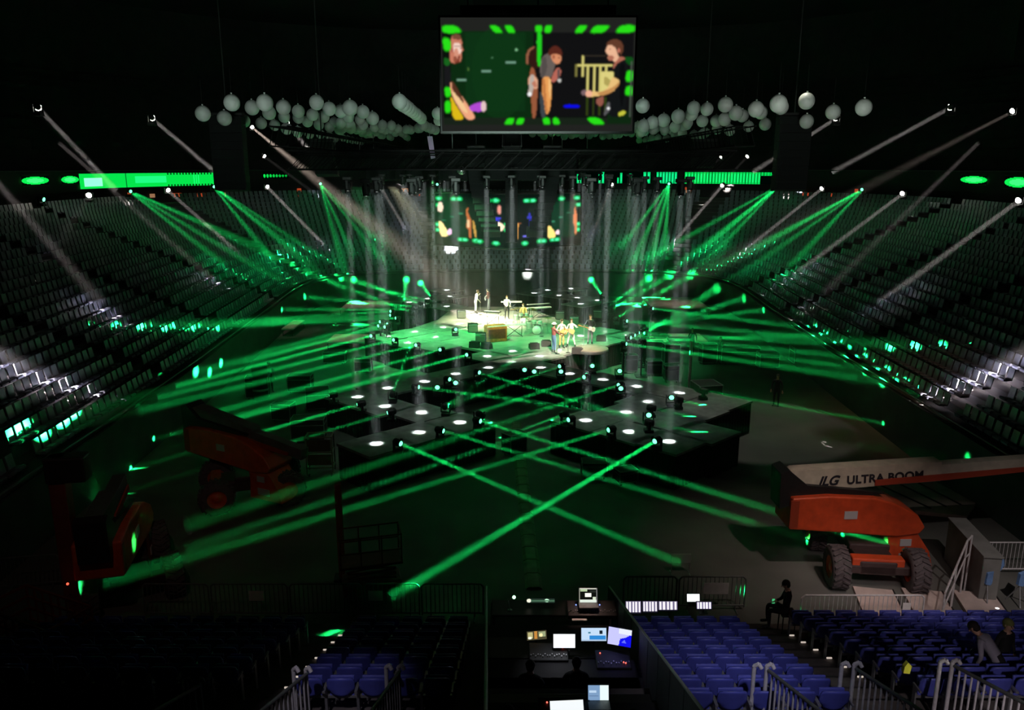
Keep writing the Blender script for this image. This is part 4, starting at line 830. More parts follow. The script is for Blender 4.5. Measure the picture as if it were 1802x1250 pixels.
# ================================================================== people
def person(label, loc, face=0, h=1.75, shirt=CLK, legs=CLK, arms='down', pose='stand', hair=HAIR, skin=SKIN, lean=0.0, tilt=0.0, turn=0.0, sleeves=True, hat=None, shoes=SHOE):
    """face: heading of the chest in degrees, 0 looks along +y"""
    t = thing('person', label, 'person', loc, R(face))
    J = {'pel': Vector((0, 0, .94)), 'bel': Vector((0, .01, 1.08)), 'che': Vector((0, 0, 1.28)), 'shc': Vector((0, 0, 1.42)), 'nek': Vector((0, .01, 1.51)), 'jaw': Vector((0, .03, 1.57)), 'hed': Vector((0, .02, 1.645)), 'top': Vector((0, .01, 1.70))}
    Rd = {'pel': (.15, .11), 'bel': (.135, .1), 'che': (.16, .11), 'shc': (.12, .085), 'nek': (.055, .055), 'jaw': (.07, .075), 'hed': (.082, .098), 'top': (.06, .075)}
    E = [('pel', 'bel'), ('bel', 'che'), ('che', 'shc'), ('shc', 'nek'), ('nek', 'jaw'), ('jaw', 'hed'), ('hed', 'top')]
    def limb(names, pts, rads, root):
        prev = root
        for n, p, r in zip(names, pts, rads): J[n] = Vector(p); Rd[n] = (r, r); E.append((prev, n)); prev = n
    if pose == 'sit':
        dz = -.44; 
        for k in J: J[k] = J[k] + Vector((0, 0, dz))
        for s, a in ((-1, 'L'), (1, 'R')):
            limb(['hip' + a, 'kne' + a, 'ank' + a, 'toe' + a], [(s * .1, .02, .50), (s * .14, .44, .52), (s * .14, .42, .08), (s * .15, .6, .04)], [.09, .065, .042, .038], 'pel')
    else:
        st = {'stand': (.1, .12, 0, 0), 'wide': (.17, .26, 0, 0), 'step': (.1, .12, .14, -.12)}.get(pose, (.1, .12, 0, 0))
        for s, a in ((-1, 'L'), (1, 'R')):
            f = st[2] if s > 0 else st[3]
            limb(['hip' + a, 'kne' + a, 'ank' + a, 'toe' + a], [(s * .095, 0, .86), (s * st[0] * 1.05, .03 + f * .6, .48), (s * st[1], f - .02, .08), (s * (st[1] + .03), f + .15, .035)], [.09, .06, .042, .036], 'pel')
    dz = -.44 if pose == 'sit' else 0
    A = {'down': [((.27, -.02, 1.14), (.29, .05, .88))] * 2, 'guitar': [((.29, -.04, 1.17), (.12, .22, 1.05)), ((.3, .02, 1.2), (.42, .28, 1.2))], 'mic': [((.24, .12, 1.2), (.06, .2, 1.46)), ((.28, .0, 1.15), (.2, .24, 1.0))],
         'reach': [((.24, .14, 1.18), (.16, .40, 1.08)), ((.24, .14, 1.18), (.16, .40, 1.08))], 'out': [((.33, .0, 1.24), (.42, .18, 1.3)), ((.28, .02, 1.15), (.14, .24, 1.05))], 'phone': [((.22, .1, 1.12), (.05, .27, 1.16)), ((.22, .1, 1.12), (.05, .27, 1.14))]}[arms]
    for (s, a), (el, wr) in zip(((-1, 'L'), (1, 'R')), A):
        sh = Vector((s * .175, 0, 1.40 + dz)); e = Vector((s * el[0], el[1], el[2] + dz)); w = Vector((s * wr[0], wr[1], wr[2] + dz)); hd = w + (w - e).normalized() * .09
        limb(['sho' + a, 'elb' + a, 'wri' + a, 'pal' + a], [sh, e, w, hd], [.062, .043, .028, .032], 'shc')
    if lean:
        q = Quaternion((1, 0, 0), -R(lean)); pv = J['pel'].copy()
        for k in J:
            if k[:3] not in ('pel', 'hip', 'kne', 'ank', 'toe'): J[k] = pv + q @ (J[k] - pv)
    if tilt:
        q = Quaternion((1, 0, 0), -R(tilt)); pv = J['nek'].copy()
        for k in ('jaw', 'hed', 'top'): J[k] = pv + q @ (J[k] - pv)
    sc = h / 1.75; names = list(J); idx = {n: i for i, n in enumerate(names)}
    me = bpy.data.meshes.new('tmp'); me.from_pydata([tuple(J[n] * sc) for n in names], [(idx[a], idx[b]) for a, b in E], [])
    o = bpy.data.objects.new('tmp', me); COL.objects.link(o)
    m = o.modifiers.new('s', 'SKIN'); m.use_smooth_shade = True; o.modifiers.new('d', 'SUBSURF').levels = 1; o.modifiers['d'].render_levels = 1
    for i, n in enumerate(names): me.skin_vertices[0].data[i].radius = (Rd[n][0] * sc, Rd[n][1] * sc); me.skin_vertices[0].data[i].use_root = n == 'pel'
    bpy.context.view_layer.update(); dg = bpy.context.evaluated_depsgraph_get()
    nm = bpy.data.meshes.new_from_object(o.evaluated_get(dg)); bpy.data.objects.remove(o)
    # fingers and thumb rooted in each palm, nose and ears, joined to the same mesh
    mb = MB(); mb.v = [tuple(v.co) for v in nm.vertices]; mb.f = [tuple(p.vertices) for p in nm.polygons]; mb.mi = [0] * len(mb.f); mb.sm = [True] * len(mb.f)
    for a in 'LR':
        w = J['wri' + a] * sc; p = J['pal' + a] * sc; d = (p - w).normalized(); sd = d.cross(Vector((0, 0, 1))); sd = (sd.normalized() if sd.length > .1 else Vector((0, 1, 0))); dn = sd.cross(d).normalized()
        if dn.z > 0: dn = -dn
        for k, ln in enumerate((.068, .078, .073, .058)):
            r = p + sd * (k - 1.5) * .019; mid = r + d * ln * .5; tip = mid + (d * .6 + dn * .6).normalized() * ln * .5
            mb.cyl(r - d * .02, mid, .0095, .0085, 6); mb.cyl(mid, tip, .0085, .006, 6)
        th = p - d * .04 - sd * .02; mb.cyl(th, th - sd * .04 + d * .03 + dn * .02, .011, .009, 6); mb.cyl(th - sd * .04 + d * .03 + dn * .02, th - sd * .045 + d * .055 + dn * .03, .009, .007, 6)
    hq = Quaternion((1, 0, 0), -R(lean + tilt)); H = J['hed'] * sc
    fr = hq @ Vector((0, 1, 0)); up = hq @ Vector((0, 0, 1)); rt = Vector((1, 0, 0))
    mb.cyl(H + fr * .07 + up * .01, H + fr * .118 - up * .022, .008, .015, 6); mb.sph(H + fr * .078 - up * .055, .018, 8, 5, (1.4, .7, .5))
    for s in (-1, 1): mb.sph(H + rt * s * .082, .024, 8, 5, (.4, .7, 1.2))
    SLV = shirt if sleeves else skin
    order = [skin, shirt, legs, shoes]
    seg = {'pel': 2, 'bel': 1, 'che': 1, 'shc': 1, 'nek': 0, 'jaw': 0, 'hed': 0, 'top': 0, 'hip': 2, 'kne': 2, 'ank': 3, 'toe': 3, 'sho': 1, 'elb': 1 if sleeves else 0, 'wri': 0, 'pal': 0}
    pts = []; cls = []
    for a, b in E:
        for k in range(5): pts.append((J[a] * sc).lerp(J[b] * sc, k / 4)); cls.append(seg[a[:3]] if k < (3 if a[:3] != 'elb' else 4) else seg[b[:3]])
    P = np.array([tuple(p) for p in pts]); V = np.array(mb.v)
    for i, f in enumerate(mb.f):
        c = V[list(f)].mean(0); mb.mi[i] = cls[int(np.argmin(((P - c) ** 2).sum(1)))]
    body = MB.build(mb, 'body', order, t)
    mb = MB(); q = hq
    mb.sph(H + up * .025 - fr * .012, .104, 14, 8, (.93, 1.02, 1.0), 0, .5, q); mb.sph(H - fr * .035 - up * .0, .092, 12, 8, (.92, .8, 1.05), .3, .8, q)
    mb.build('hair', hair, t)
    mb = MB()
    for s in (-1, 1): mb.sph(H + rt * s * .032 + fr * .09 + up * .012, .011, 8, 5)
    mb.build('eye', DARKEYE, t)
    if hat: mb = MB(); mb.lathe([(.17, 0), (.172, .012), (.1, .02), (.09, .1), (0, .11)], H + up * .05, 18); mb.build('hat', hat, t)
    return t, J, sc
def guitar(loc, face, label, body=WHITE, elec=True):
    t = thing('guitar', label, 'guitar', loc, R(face)); mb = MB()
    pr = [(-.22, 0), (-.2, .13), (-.1, .17), (0, .11), (.1, .13), (.2, .11), (.22, 0), (.2, -.1), (.1, -.12), (0, -.1), (-.1, -.16), (-.2, -.13)]
    q = Matrix.Rotation(R(-18), 4, 'Y'); mb.prism(pr, 0, .06, q); mb.build('guitar_body', body, t)
    mb = MB(); mb.prism([(.18, -.025), (.78, -.02), (.78, .02), (.18, .025)], .04, .07, q); mb.prism([(.78, -.04), (.93, -.03), (.93, .03), (.78, .04)], .045, .065, q); mb.build('neck', WOOD, t)
    mb = MB(); mb.prism([(-.14, -.04), (-.1, -.04), (-.1, .04), (-.14, .04)], -.015, .001, q); mb.build('bridge', BLACK, t)
def st(px, py, z=DZ): return atz(px, py, z)
def add_player(px, py, label, face, gl=None, z=DZ, gbody=WHITE, **kw):
    loc = st(px, py, z); t, J, sc = person(label, loc, face, **kw)
    if gl:
        m = Matrix.Translation(loc) @ Matrix.Rotation(R(face), 4, 'Z'); c = m @ Vector((-.04, .21, 1.08))
        guitar(c, face, gl, gbody)
    return t
add_player(837, 552, 'person in pale clothes leaning to a microphone at the back left of the stage', -70, None, shirt=CLW, legs=CLW, arms='mic', lean=14, hair=HAIR2, skin=SKIN2, h=1.8)
add_player(861, 549, 'person in maroon top facing the pale singer at the back left of the stage', 70, 'pale guitar held by the person in the maroon top', shirt=CLR, legs=CLG, arms='guitar', lean=10, skin=SKIN2, h=1.82, gbody=WHITE)
add_player(974, 622, 'person in brown jacket and blue jeans at the left of the front four', -60, None, shirt=CLR, legs=CLB, arms='reach', hair=HAIR2, skin=SKIN2, hat=WHITE, h=1.84)
add_player(988, 613, 'person in ochre and white, second from the left of the front four', 200, 'orange acoustic guitar of the second front player', shirt=CLW, legs=CLO, arms='guitar', skin=SKIN2, hair=HAIR2, gbody=CLO, h=1.8)
add_player(1005, 612, 'person in white with legs apart, third of the front four, arm out', 160, 'yellow brown guitar of the third front player', shirt=CLW, legs=CLW, arms='out', pose='wide', skin=SKIN2, hair=HAIR2, gbody=CLO, h=1.8)
add_player(1038, 608, 'tall person in black jacket with white guitar right of the front group', 190, 'white guitar of the tall person in black', shirt=CLK, legs=CLG, arms='guitar', skin=SKIN, hair=HAIR2, h=1.95)
person('dark clothed person standing alone on the floor right of the stage', atz(1365, 715, 0), 150, shirt=CLK, legs=CLK, arms='down')
person('crew member in black beside the cases right of the stage', atz(1266, 640, 0), 120, shirt=CLK, legs=CLK, arms='phone')
person('crew member in black standing before the pale floor plate right of the stage', atz(1217, 622, 0), 160, shirt=CLK, legs=CLK, arms='down')
person('crew member in black standing near the left floor cases', atz(476, 690, 0), 200, shirt=CLG, legs=CLK, arms='down')
# drummer in the band clutter
dr, _, _ = person('person seated behind the drum kit in the centre of the stage', st(921, 566), 180, shirt=CLO, legs=CLK, arms='reach', pose='sit', skin=SKIN2, hair=HAIR2)
person('person in pale shirt playing the keyboards at centre stage', st(892, 562), 190, shirt=CLW, legs=CLK, arms='reach', skin=SKIN2, hair=HAIR2)

# ================================================================== instruments
DRUM = mat('drum_shell', (.5, .52, .5), .3, .2); SKINW = mat('drum_head', (.8, .8, .76), .5); BRASS = mat('cymbal_brass', (.7, .55, .22), .3, .8)
def drum_kit(loc, rz, label, cym=4):
    t = thing('drum_kit', label, 'drum kit', loc, R(rz))
    def drum(x, y, z, r, h, nm='drum', ax='Z', leg=True):
        mb = MB(); mb.m = 0; mb.lathe([(r, 0), (r, h)], (x, y, z), 20, ax); mb.m = 1; mb.lathe([(0, h), (r * 1.02, h), (r * 1.02, h - .03)], (x, y, z), 20, ax); mb.lathe([(0, 0), (r * 1.02, 0), (r * 1.02, .03)], (x, y, z), 20, ax)
        d = mb.build(nm, [DRUM, SKINW], t)
        if leg:
            m2 = MB()
            for k in range(3): m2.cyl((x + r * math.cos(k * 2.1), y + r * math.sin(k * 2.1), z + h * .5), (x + r * 1.15 * math.cos(k * 2.1), y + r * 1.15 * math.sin(k * 2.1), .01), .012)
            m2.build('drum_leg', STEEL, d)
    drum(0, -.2, .29, .28, .42, 'bass_drum', 'Y', False)
    drum(-.55, .15, .35, .2, .4, 'floor_tom'); drum(.45, .2, .55, .18, .16, 'snare_drum'); drum(-.2, 0, .68, .15, .22, 'tom_drum', 'Z', False); drum(.2, 0, .68, .14, .2, 'tom_drum', 'Z', False)
    for k, (x, y, z) in enumerate(((-.75, 0, 1.15), (.7, .1, 1.1), (-.45, -.3, 1.3), (.5, -.3, 1.28))[:cym]):
        mb = MB(); mb.lathe([(0, .02), (.05, .02), (.07, 0), (.24, -.02)], (x, y, z), 18); c = mb.build('cymbal', BRASS, t)
        mb = MB(); mb.cyl((x, y, .02), (x, y, z + .02), .013)
        for q in range(3): mb.cyl((x, y, .3), (x + .2 * math.cos(q * 2.1), y + .2 * math.sin(q * 2.1), .01), .01)
        mb.build('cymbal_stand', STEEL, c)
    mb = MB(); mb.lathe([(0, .5), (.16, .5), (.17, .45), (0, .43)], (0, .55, 0), 16); mb.cyl((0, .55, 0), (0, .55, .45), .02); mb.build('stool', BLACK, t)
drum_kit(st(922, 573), 0, 'drum kit with brass cymbals in the centre of the stage')
drum_kit(atz(1128, 622, 0), 20, 'second drum kit standing on the floor right of the stage', 3)
drum_kit(st(945, 588), -10, 'small percussion set with cymbals right of the keyboards', 2)
def keyboard(loc, rz, label, n=2, w=1.3):
    t = thing('keyboard', label, 'keyboard', loc, R(rz))
    for k in range(n):
        z = .78 + k * .22; y = .1 * k; mb = MB(); mb.bbox((0, y, z), (w, .32, .09), .015); c = mb.build('keyboard_case', BLACK if k else WHITE, t)
        mb = MB()
        for i in range(26): mb.box((-w * .46 + i * w * .92 / 26, y - .08, z + .05), (w * .92 / 26 * .85, .14, .02))
        mb.build('keys', WHITE, c)
    mb = MB()
    for s in (-1, 1): mb.cyl((s * w * .35, -.2, .02), (-s * w * .35, .0, .76), .02); mb.cyl((s * w * .35, .25, .02), (s * w * .35, .12, .98), .02)
    mb.build('stand', BLACK, t)
keyboard(st(905, 592), 8, 'white keyboard on a crossed stand beside the orange organ cabinet', 1, 1.5)
keyboard(st(866, 574), -15, 'double keyboard on a stand left of the drum kit', 2, 1.2)
keyboard(st(948, 560), 20, 'white keyboard rack behind the drum kit at the right', 2, 1.9)
keyboard(st(900, 549), 0, 'long white keyboard behind the drummer', 1, 1.6)
def organ(loc, rz, label):
    t = thing('organ_cabinet', label, 'organ', loc, R(rz)); mb = MB(); mb.bbox((0, 0, .48), (1.35, .62, .96), .02); mb.build('cabinet', WOOD, t)
    mb = MB(); mb.bbox((0, .1, 1.0), (1.3, .34, .1), .02); mb.build('top_panel', WOOD, t)
    mb = MB()
    for i in range(30): mb.box((-.58 + i * .04, -.2, .985), (.033, .16, .03))
    mb.build('keys', WHITE, t); mb = MB(); mb.box((0, -.318, .5), (1.15, .01, .6)); mb.build('front_panel', mat('dark_wood', (.16, .05, .025), .5, 0, .3, 6), t)
organ(st(872, 600), 22, 'orange brown wooden organ cabinet at the front of the band')
def amp(loc, rz, label, w=.66, h=.6):
    t = thing('amplifier', label, 'amplifier', loc, R(rz)); mb = MB(); mb.bbox((0, 0, h / 2 + .02), (w, .3, h), .03); mb.build('cabinet', CASE, t)
    mb = MB(); mb.bbox((0, -.152, h * .42), (w * .88, .02, h * .68), .008); mb.build('speaker_cloth', mat('grille_cloth', (.14, .14, .12), .9, 0, .2, 60), t)
    mb = MB(); mb.bbox((0, -.153, h * .88), (w * .88, .02, h * .12), .006); mb.build('control_panel', STEEL, t)
    mb = MB(); mb.tube([(-.1, 0, h + .02), (-.1, 0, h + .06), (.1, 0, h + .06), (.1, 0, h + .02)], .012); mb.build('handle', BLACK, t)
for i, (x, y, rz, l) in enumerate(((832, 585, 10, 'at the left edge of the band'), (846, 602, 0, 'in front of the organ, left one'), (1052, 560, -20, 'at the back right of the band'), (1010, 572, 0, 'behind the four front players'), (985, 562, 5, 'beside the rear keyboard rack'), (812, 560, 15, 'behind the back left singer'))): amp(st(x, y), rz, 'black guitar amplifier ' + l)
def mic_stand(loc, label, h=1.5):
    t = thing('microphone_stand', label, 'microphone stand', loc, random.uniform(0, 3)); mb = MB(); mb.lathe([(0, .03), (.14, .02), (.15, 0)], n=14); mb.build('base', BLACK, t)
    mb = MB(); mb.cyl((0, 0, .02), (0, 0, h), .011); mb.cyl((0, 0, h), (.1, .3, h + .08), .008); mb.build('pole', STEEL, t); mb = MB(); mb.cyl((.1, .3, h + .08), (.12, .36, h + .09), .02, .016); mb.sph((.125, .375, h + .095), .028, 8, 6); mb.build('microphone', BLACK, t)
for x, y, l in ((845, 554, 'between the two back left singers'), (981, 623, 'before the second front player'), (1000, 621, 'before the front players'), (1027, 616, 'before the tall guitarist'), (953, 592, 'right of the percussion set'), (884, 600, 'beside the organ cabinet')): mic_stand(st(x, y), 'thin microphone stand ' + l)
def wedge(loc, rz, label):
    t = thing('stage_monitor', label, 'stage monitor', loc, R(rz)); mb = MB(); mb.prism([(-.28, 0), (.24, 0), (.14, .36), (-.2, .3)], -.3, .3, Matrix.Rotation(R(90), 4, 'Z')); mb.build('cabinet', CASE, t)
    mb = MB(); mb.box((0, 0, .335), (.5, .3, .02), Quaternion((1, 0, 0), R(-10))); mb.build('grille', BLACK, t)
for x, y, l in ((835, 611, 'left of the organ'), (856, 613, 'at the stage front edge, second'), (940, 614, 'right of the lowest central light pool'), (961, 609, 'left of the front four players'), (1016, 622, 'on the round riser'), (1058, 600, 'right of the tall guitarist')): wedge(st(x, y), random.uniform(-30, 30) + 180, 'black wedge stage monitor ' + l)

# ================================================================== road cases, plates standing in for lit floor, and other floor gear
def road_case(loc, d, rz, label, m=CASE, lid=True, group='road cases on the floor'):
    t = thing('road_case', label, 'road case', loc, R(rz), group); w, l, h = d
    mb = MB(); mb.bbox((0, 0, .12 + h * .36), (w, l, h * .72), .015); mb.build('case_body', m, t); mb = MB(); mb.bbox((0, 0, .12 + h * .87), (w, l, h * .26), .02); mb.build('lid', m, t)
    mb = MB()
    for sx in (-1, 1):
        for sy in (-1, 1): mb.box((sx * w / 2, sy * l / 2, .12 + h / 2), (.04, .04, h))
    for z in (.13, .12 + h * .73, .11 + h):
        for sy in (-1, 1): mb.box((0, sy * l / 2, z), (w, .03, .03))
        for sx in (-1, 1): mb.box((sx * w / 2, 0, z), (.03, l, .03))
    mb.build('metal_edging', STEEL, t)
    for sx in (-1, 1):
        for sy in (-1, 1): mb = MB(); mb.cyl((sx * w * .38 - .02, sy * l * .38, .055), (sx * w * .38 + .02, sy * l * .38, .055), .05, n=12); mb.cyl((sx * w * .38, sy * l * .38, .05), (sx * w * .38, sy * l * .38, .12), .02); mb.build('caster', BLACK, t)
RC = [(1085, 640, 1.2, .6, .9, 0, 'first right of the centre decks'), (1108, 655, .8, .6, 1.0, 10, 'beside the right inner arm'), (1150, 632, 1.2, .6, 1.1, -5, 'behind the second drum kit'), (1180, 640, 1.0, .7, 1.2, 5, 'right of the second drum kit'), (1150, 660, .9, .6, .8, 0, 'near the corner of the right arm'), (1195, 620, 1.6, .7, .9, 0, 'below the pale floor plate at the right'), (1245, 640, 1.0, .6, 1.2, 10, 'beside the crew member right of stage'), (1300, 640, 2.4, .9, 1.0, -4, 'long one at the dark right floor edge'), (1350, 648, 1.2, .8, .9, 0, 'near the lone standing person'), (1420, 640, 2.0, 1.0, 1.0, 0, 'by the right stand wall'), (1180, 672, .8, .6, .9, 0, 'behind the outer right deck'),
      (455, 700, 1.2, .8, 1.1, 10, 'left of the stage near the front wall'), (530, 690, 1.3, .7, .9, 0, 'left floor under a green shaft'), (560, 720, 1.2, .8, 1.0, 15, 'left of the near left arm'), (500, 740, 1.0, .7, .8, -10, 'left floor behind the dark boom'), (590, 640, 1.4, .6, .7, 0, 'left floor behind the decks'), (640, 655, 1.0, .6, .8, 0, 'inside the left arms'), (545, 775, 1.5, .9, 1.0, 5, 'left front beside the panel cart'),
      (905, 800, .9, .6, .9, 40, 'where two green shafts cross in the middle floor'), (1240, 735, 1.2, 1.2, 1.7, 10, 'tall one at the outer right deck'), (1228, 780, .9, .9, 1.2, 0, 'at the right end of the front deck'), (1045, 840, 1.0, .6, .6, 0, 'dark floor under the right front decks'), (1100, 850, .8, .6, .5, 20, 'low one under the right front decks')]
for x, y, w, l, h, rz, s in RC: road_case(atz(x, y, 0), (w, l, h), rz, 'black road case with metal edging, ' + s)
def board(px0, px1, py, dy, z, label, legs=True):  # pale plate standing in for a floor patch lit by pinkish light
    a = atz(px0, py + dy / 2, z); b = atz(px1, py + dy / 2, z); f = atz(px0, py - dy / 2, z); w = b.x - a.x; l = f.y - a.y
    t = thing('pale_platform', label, 'platform', ((a.x + b.x) / 2, (a.y + f.y) / 2, 0), 0, 'lit floor plates round the stage')
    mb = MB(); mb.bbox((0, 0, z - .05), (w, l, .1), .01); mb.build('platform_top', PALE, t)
    mb = MB()
    for sx in (-1, 1):
        for sy in (-1, 1): mb.cyl((sx * (w / 2 - .08), sy * (l / 2 - .08), 0), (sx * (w / 2 - .08), sy * (l / 2 - .08), z - .1), .03)
    mb.build('leg_frame', BLACK, t)
for a in ((597, 690, 537, 15, 'left of the far left arm'), (538, 574, 513, 9, 'at the far left floor corner'), (495, 516, 571, 15, 'small one by the left stand wall'), (574, 645, 595, 14, 'left of the stage, cut by green shafts'), (1149, 1250, 533, 20, 'wide one at the far right floor'), (1142, 1194, 601, 9, 'right of the second drum kit'), (1188, 1246, 594, 14, 'beside the crew member at the right'), (1425, 1440, 590, 6, 'tiny one at the right stand wall')): board(a[0], a[1], a[2], a[3], .6, 'pinkish plate standing in for lit floor, ' + a[4])
t = thing('cable_ramp', 'long greenish cable ramp down the middle of the floor', 'cable ramp', (.2, 27, 0))
p0 = atz(908, 745, 0); p1 = atz(940, 1038, 0); d = (p1 - p0); n = 18; u = d.normalized(); sd = Vector((u.y, -u.x, 0)) * .26; b0_ = Vector(t.location); seg = None
for k in range(n):
    a = p0 + d * (k + .03) / n; b = p0 + d * (k + .97) / n; mb = MB()
    vs = [a - sd, a + sd, b + sd, b - sd, a - sd * .6 + Vector((0, 0, .07)), a + sd * .6 + Vector((0, 0, .07)), b + sd * .6 + Vector((0, 0, .07)), b - sd * .6 + Vector((0, 0, .07))]
    mb.add([v - b0_ for v in vs], [(0, 1, 2, 3), (4, 5, 6, 7), (0, 1, 5, 4), (1, 2, 6, 5), (2, 3, 7, 6), (3, 0, 4, 7)]); mb.build('ramp_segment', mat('ramp_plastic', (.2, .22, .14), .6, 0, .3, 3), t)
# cart with panels at left, white pole, drum of cloth
cl = atz(566, 835, 0); t = thing('panel_cart', 'beige framed cart with panels left of the near left deck', 'cart', cl, R(4)); mb = MB()
for z, h in ((1.35, .5), (.75, .45)): mb.bbox((0, -.3, z), (.95, .06, h), .01)
mb.build('panel', mat('dull_olive_panel', (.12, .12, .07), .7, 0, .2, 4), t); mb = MB()
for sx in (-1, 1):
    for sy in (-.3, .3): mb.cyl((sx * .52, sy, .1), (sx * .52, sy, 1.7), .03)
for z in (.4, 1.05, 1.7): mb.box((0, -.3, z), (1.1, .05, .05)); mb.box((0, .3, z), (1.1, .05, .05)); mb.box((-.52, 0, z), (.05, .6, .05)); mb.box((.52, 0, z), (.05, .6, .05))
mb.build('frame', mat('beige_metal', (.32, .3, .24), .5, .2), t)
for sx in (-1, 1): mb = MB(); mb.cyl((sx * .45 - .03, -.25, .07), (sx * .45 + .03, -.25, .07), .07, n=14); mb.build('wheel', RUBBER, t)
q = atz(1212, 690, 0); t = thing('white_pole', 'upright white pole at the corner of the right arm', 'pole', q); mb = MB(); mb.cyl((0, 0, .05), (0, 0, 2.9), .09); mb.build('pole', WHITE, t); mb = MB(); mb.bbox((0, 0, .03), (.6, .6, .06), .02); mb.build('base_plate', BLACK, t)
q = atz(460, 702, 0); t = thing('black_drum', 'tall black cylinder standing on the left floor', 'drum', q); mb = MB(); mb.lathe([(0, 0), (.42, 0), (.42, 1.75), (.38, 1.8), (0, 1.8)], n=24); mb.build('drum_body', CASE, t); mb = MB(); mb.lathe([(.43, .5), (.44, .52), (.44, .6), (.43, .62)], n=24); mb.build('hoop', STEEL, t)
q = atz(1197, 1010, 0); t = thing('floor_sign', 'small green lit sign panel on two legs on the empty floor', 'sign', q); mb = MB(); mb.bbox((0, 0, .52), (.62, .05, .3), .01); mb.build('sign_panel', mat('sign_grey_green', (.3, .35, .3), .6), t); mb = MB()
for sx in (-.28, .28): mb.cyl((sx, 0, 0), (sx, 0, .5), .015); mb.cyl((sx, -.2, .01), (sx, .2, .01), .015)
mb.build('leg_frame', STEEL, t)

# ================================================================== boom lifts
def boom_lift(label, loc, yaw, turret, boom_ang, boom_len, lettering=False, basket=True, hoodcol=ORANGE, boomcol=CREAM, drop=0.0, wheels=True, arm_z=1.55):
    """turret: heading of the boom in degrees (world), hood profile in the (u,z) plane"""
    t = thing('boom_lift', label, 'boom lift', loc, 0)
    Mc = Matrix.Rotation(R(yaw), 4, 'Z'); q = Mc.to_quaternion()
    mb = MB(); mb.bbox(Mc @ Vector((0, 0, .72)), (2.9, 1.1, .45), .06, q)
    for s in (-1, 1): mb.bbox(Mc @ Vector((s * 1.25, 0, .66)), (.4, 2.1, .28), .04, q)
    mb.bbox(Mc @ Vector((0, 0, .98)), (1.2, 1.2, .2), .05, q); mb.build('chassis', mat('chassis_dark', (.05, .03, .03), .6, 0, .2, 4), t); mb = MB(); mb.bbox(Mc @ Vector((-1.25, 0, .86)), (.36, 1.5, .3), .04, q); mb.build('axle_box', hoodcol, t)
    for sx in (-1, 1):
        for sy in (-1, 1):
            c = Mc @ Vector((sx * 1.25, sy * 1.12, .62)); ax = Mc.to_3x3() @ Vector((0, 1, 0)); mb = MB()
            prof = [(.34, -.24), (.56, -.26), (.62, -.2), (.62, .2), (.56, .26), (.34, .24)]
            m2 = MB(); m2.lathe(prof, (0, 0, 0), 26, 'Y'); vs = [c + q @ Vector(v) for v in m2.v]; mb.add(vs, m2.f, True)
            for k in range(22):          # chevron lugs
                a = 2 * math.pi * k / 22
                for sd in (-1, 1):
                    p = Vector((math.cos(a + (.07 if sd > 0 else 0)) * .635, sd * .12, math.sin(a + (.07 if sd > 0 else 0)) * .635)); lq = q @ Quaternion((0, 1, 0), -a) @ Quaternion((1, 0, 0), sd * .5)
                    mb.box(c + q @ p, (.06, .24, .06), lq)
            w = mb.build('tyre', RUBBER, t); m3 = MB(); m3.lathe([(0, -.2), (.12, -.21), (.14, -.16), (.3, -.14), (.35, -.22)], (0, 0, 0), 18, 'Y'); m3.lathe([(0, .2), (.12, .21), (.14, .16), (.3, .14), (.35, .22)], (0, 0, 0), 18, 'Y')
            m4 = MB(); m4.add([c + q @ Vector(v) for v in m3.v], m3.f, True); m4.build('rim', hoodcol, w)
    Mt = Matrix.Rotation(R(turret), 4, 'Z')
    # turntable neck
    mb = MB(); mb.prism([(.45, 1.5), (1.3, 1.5), (1.8, .8), (1.95, .3), (.45, .3), (.5, 1.0)], -.55, .55, Mt); mb.build('turntable', hoodcol, t)
    m5 = MB(); m5.prism([(.85, 1.0), (1.2, 1.0), (1.2, 1.22), (.85, 1.22)], -.58, -.55, Mt); m5.prism([(.85, .5), (1.4, .5), (1.4, .75), (.85, .75)], -.58, -.55, Mt); m5.build('warning_label', mat('label_grey', (.45, .45, .48), .5), t)
    hood = [(-2.6, 2.62), (-2.66, 1.62), (-1.0, 1.48), (.7, 1.32), (1.4, 1.40), (1.56, 1.62), (1.3, 2.02), (.55, 2.42), (-.1, 2.6), (-1.5, 2.68)]
    mb = MB(); mb.prism(hood, -.62, .62, Mt)
    h = mb.build('engine_hood', hoodcol, t)
    bv = h.modifiers.new('b', 'BEVEL'); bv.width = .06; bv.segments = 3; bv.limit_method = 'ANGLE'
    mb = MB(); mb.prism([(-1.0, 1.95), (-.6, 1.95), (-.6, 2.2), (-1.0, 2.2)], -.645, -.62, Mt); mb.build('hood_sticker', mat('label_grey', (.45, .45, .48), .5), h)
    mb = MB(); mb.prism([(-2.66, 1.7), (-2.4, 1.7), (-2.4, 2.56), (-2.66, 2.56)], -.64, -.61, Mt); mb.build('end_panel', mat('dark_orange', (.3, .04, .015), .6), h)
    mb = MB(); mb.prism([(-2.9, 2.2), (-2.95, 3.35), (-2.7, 3.45), (-2.1, 2.95), (-.7, 2.8), (.3, 2.66), (-.1, 2.6), (-1.5, 2.66)], -.4, .4, Mt); mb.build('boom_bracket', BLACK, t)
    # boom
    pv = Vector((-2.45, 0, 3.0)); ca, sa = math.cos(R(boom_ang)), math.sin(R(boom_ang)); L = boom_len
    def bp(u, v): return (pv.x + u * ca - v * sa, pv.z + u * sa + v * ca)
    mb = MB(); mb.prism([bp(-.1, .3), bp(.25, -.34), bp(L * .55, -.30), bp(L * .55, .32), bp(0, .36)], -.24, .24, Mt); bo = mb.build('main_boom', boomcol, t)
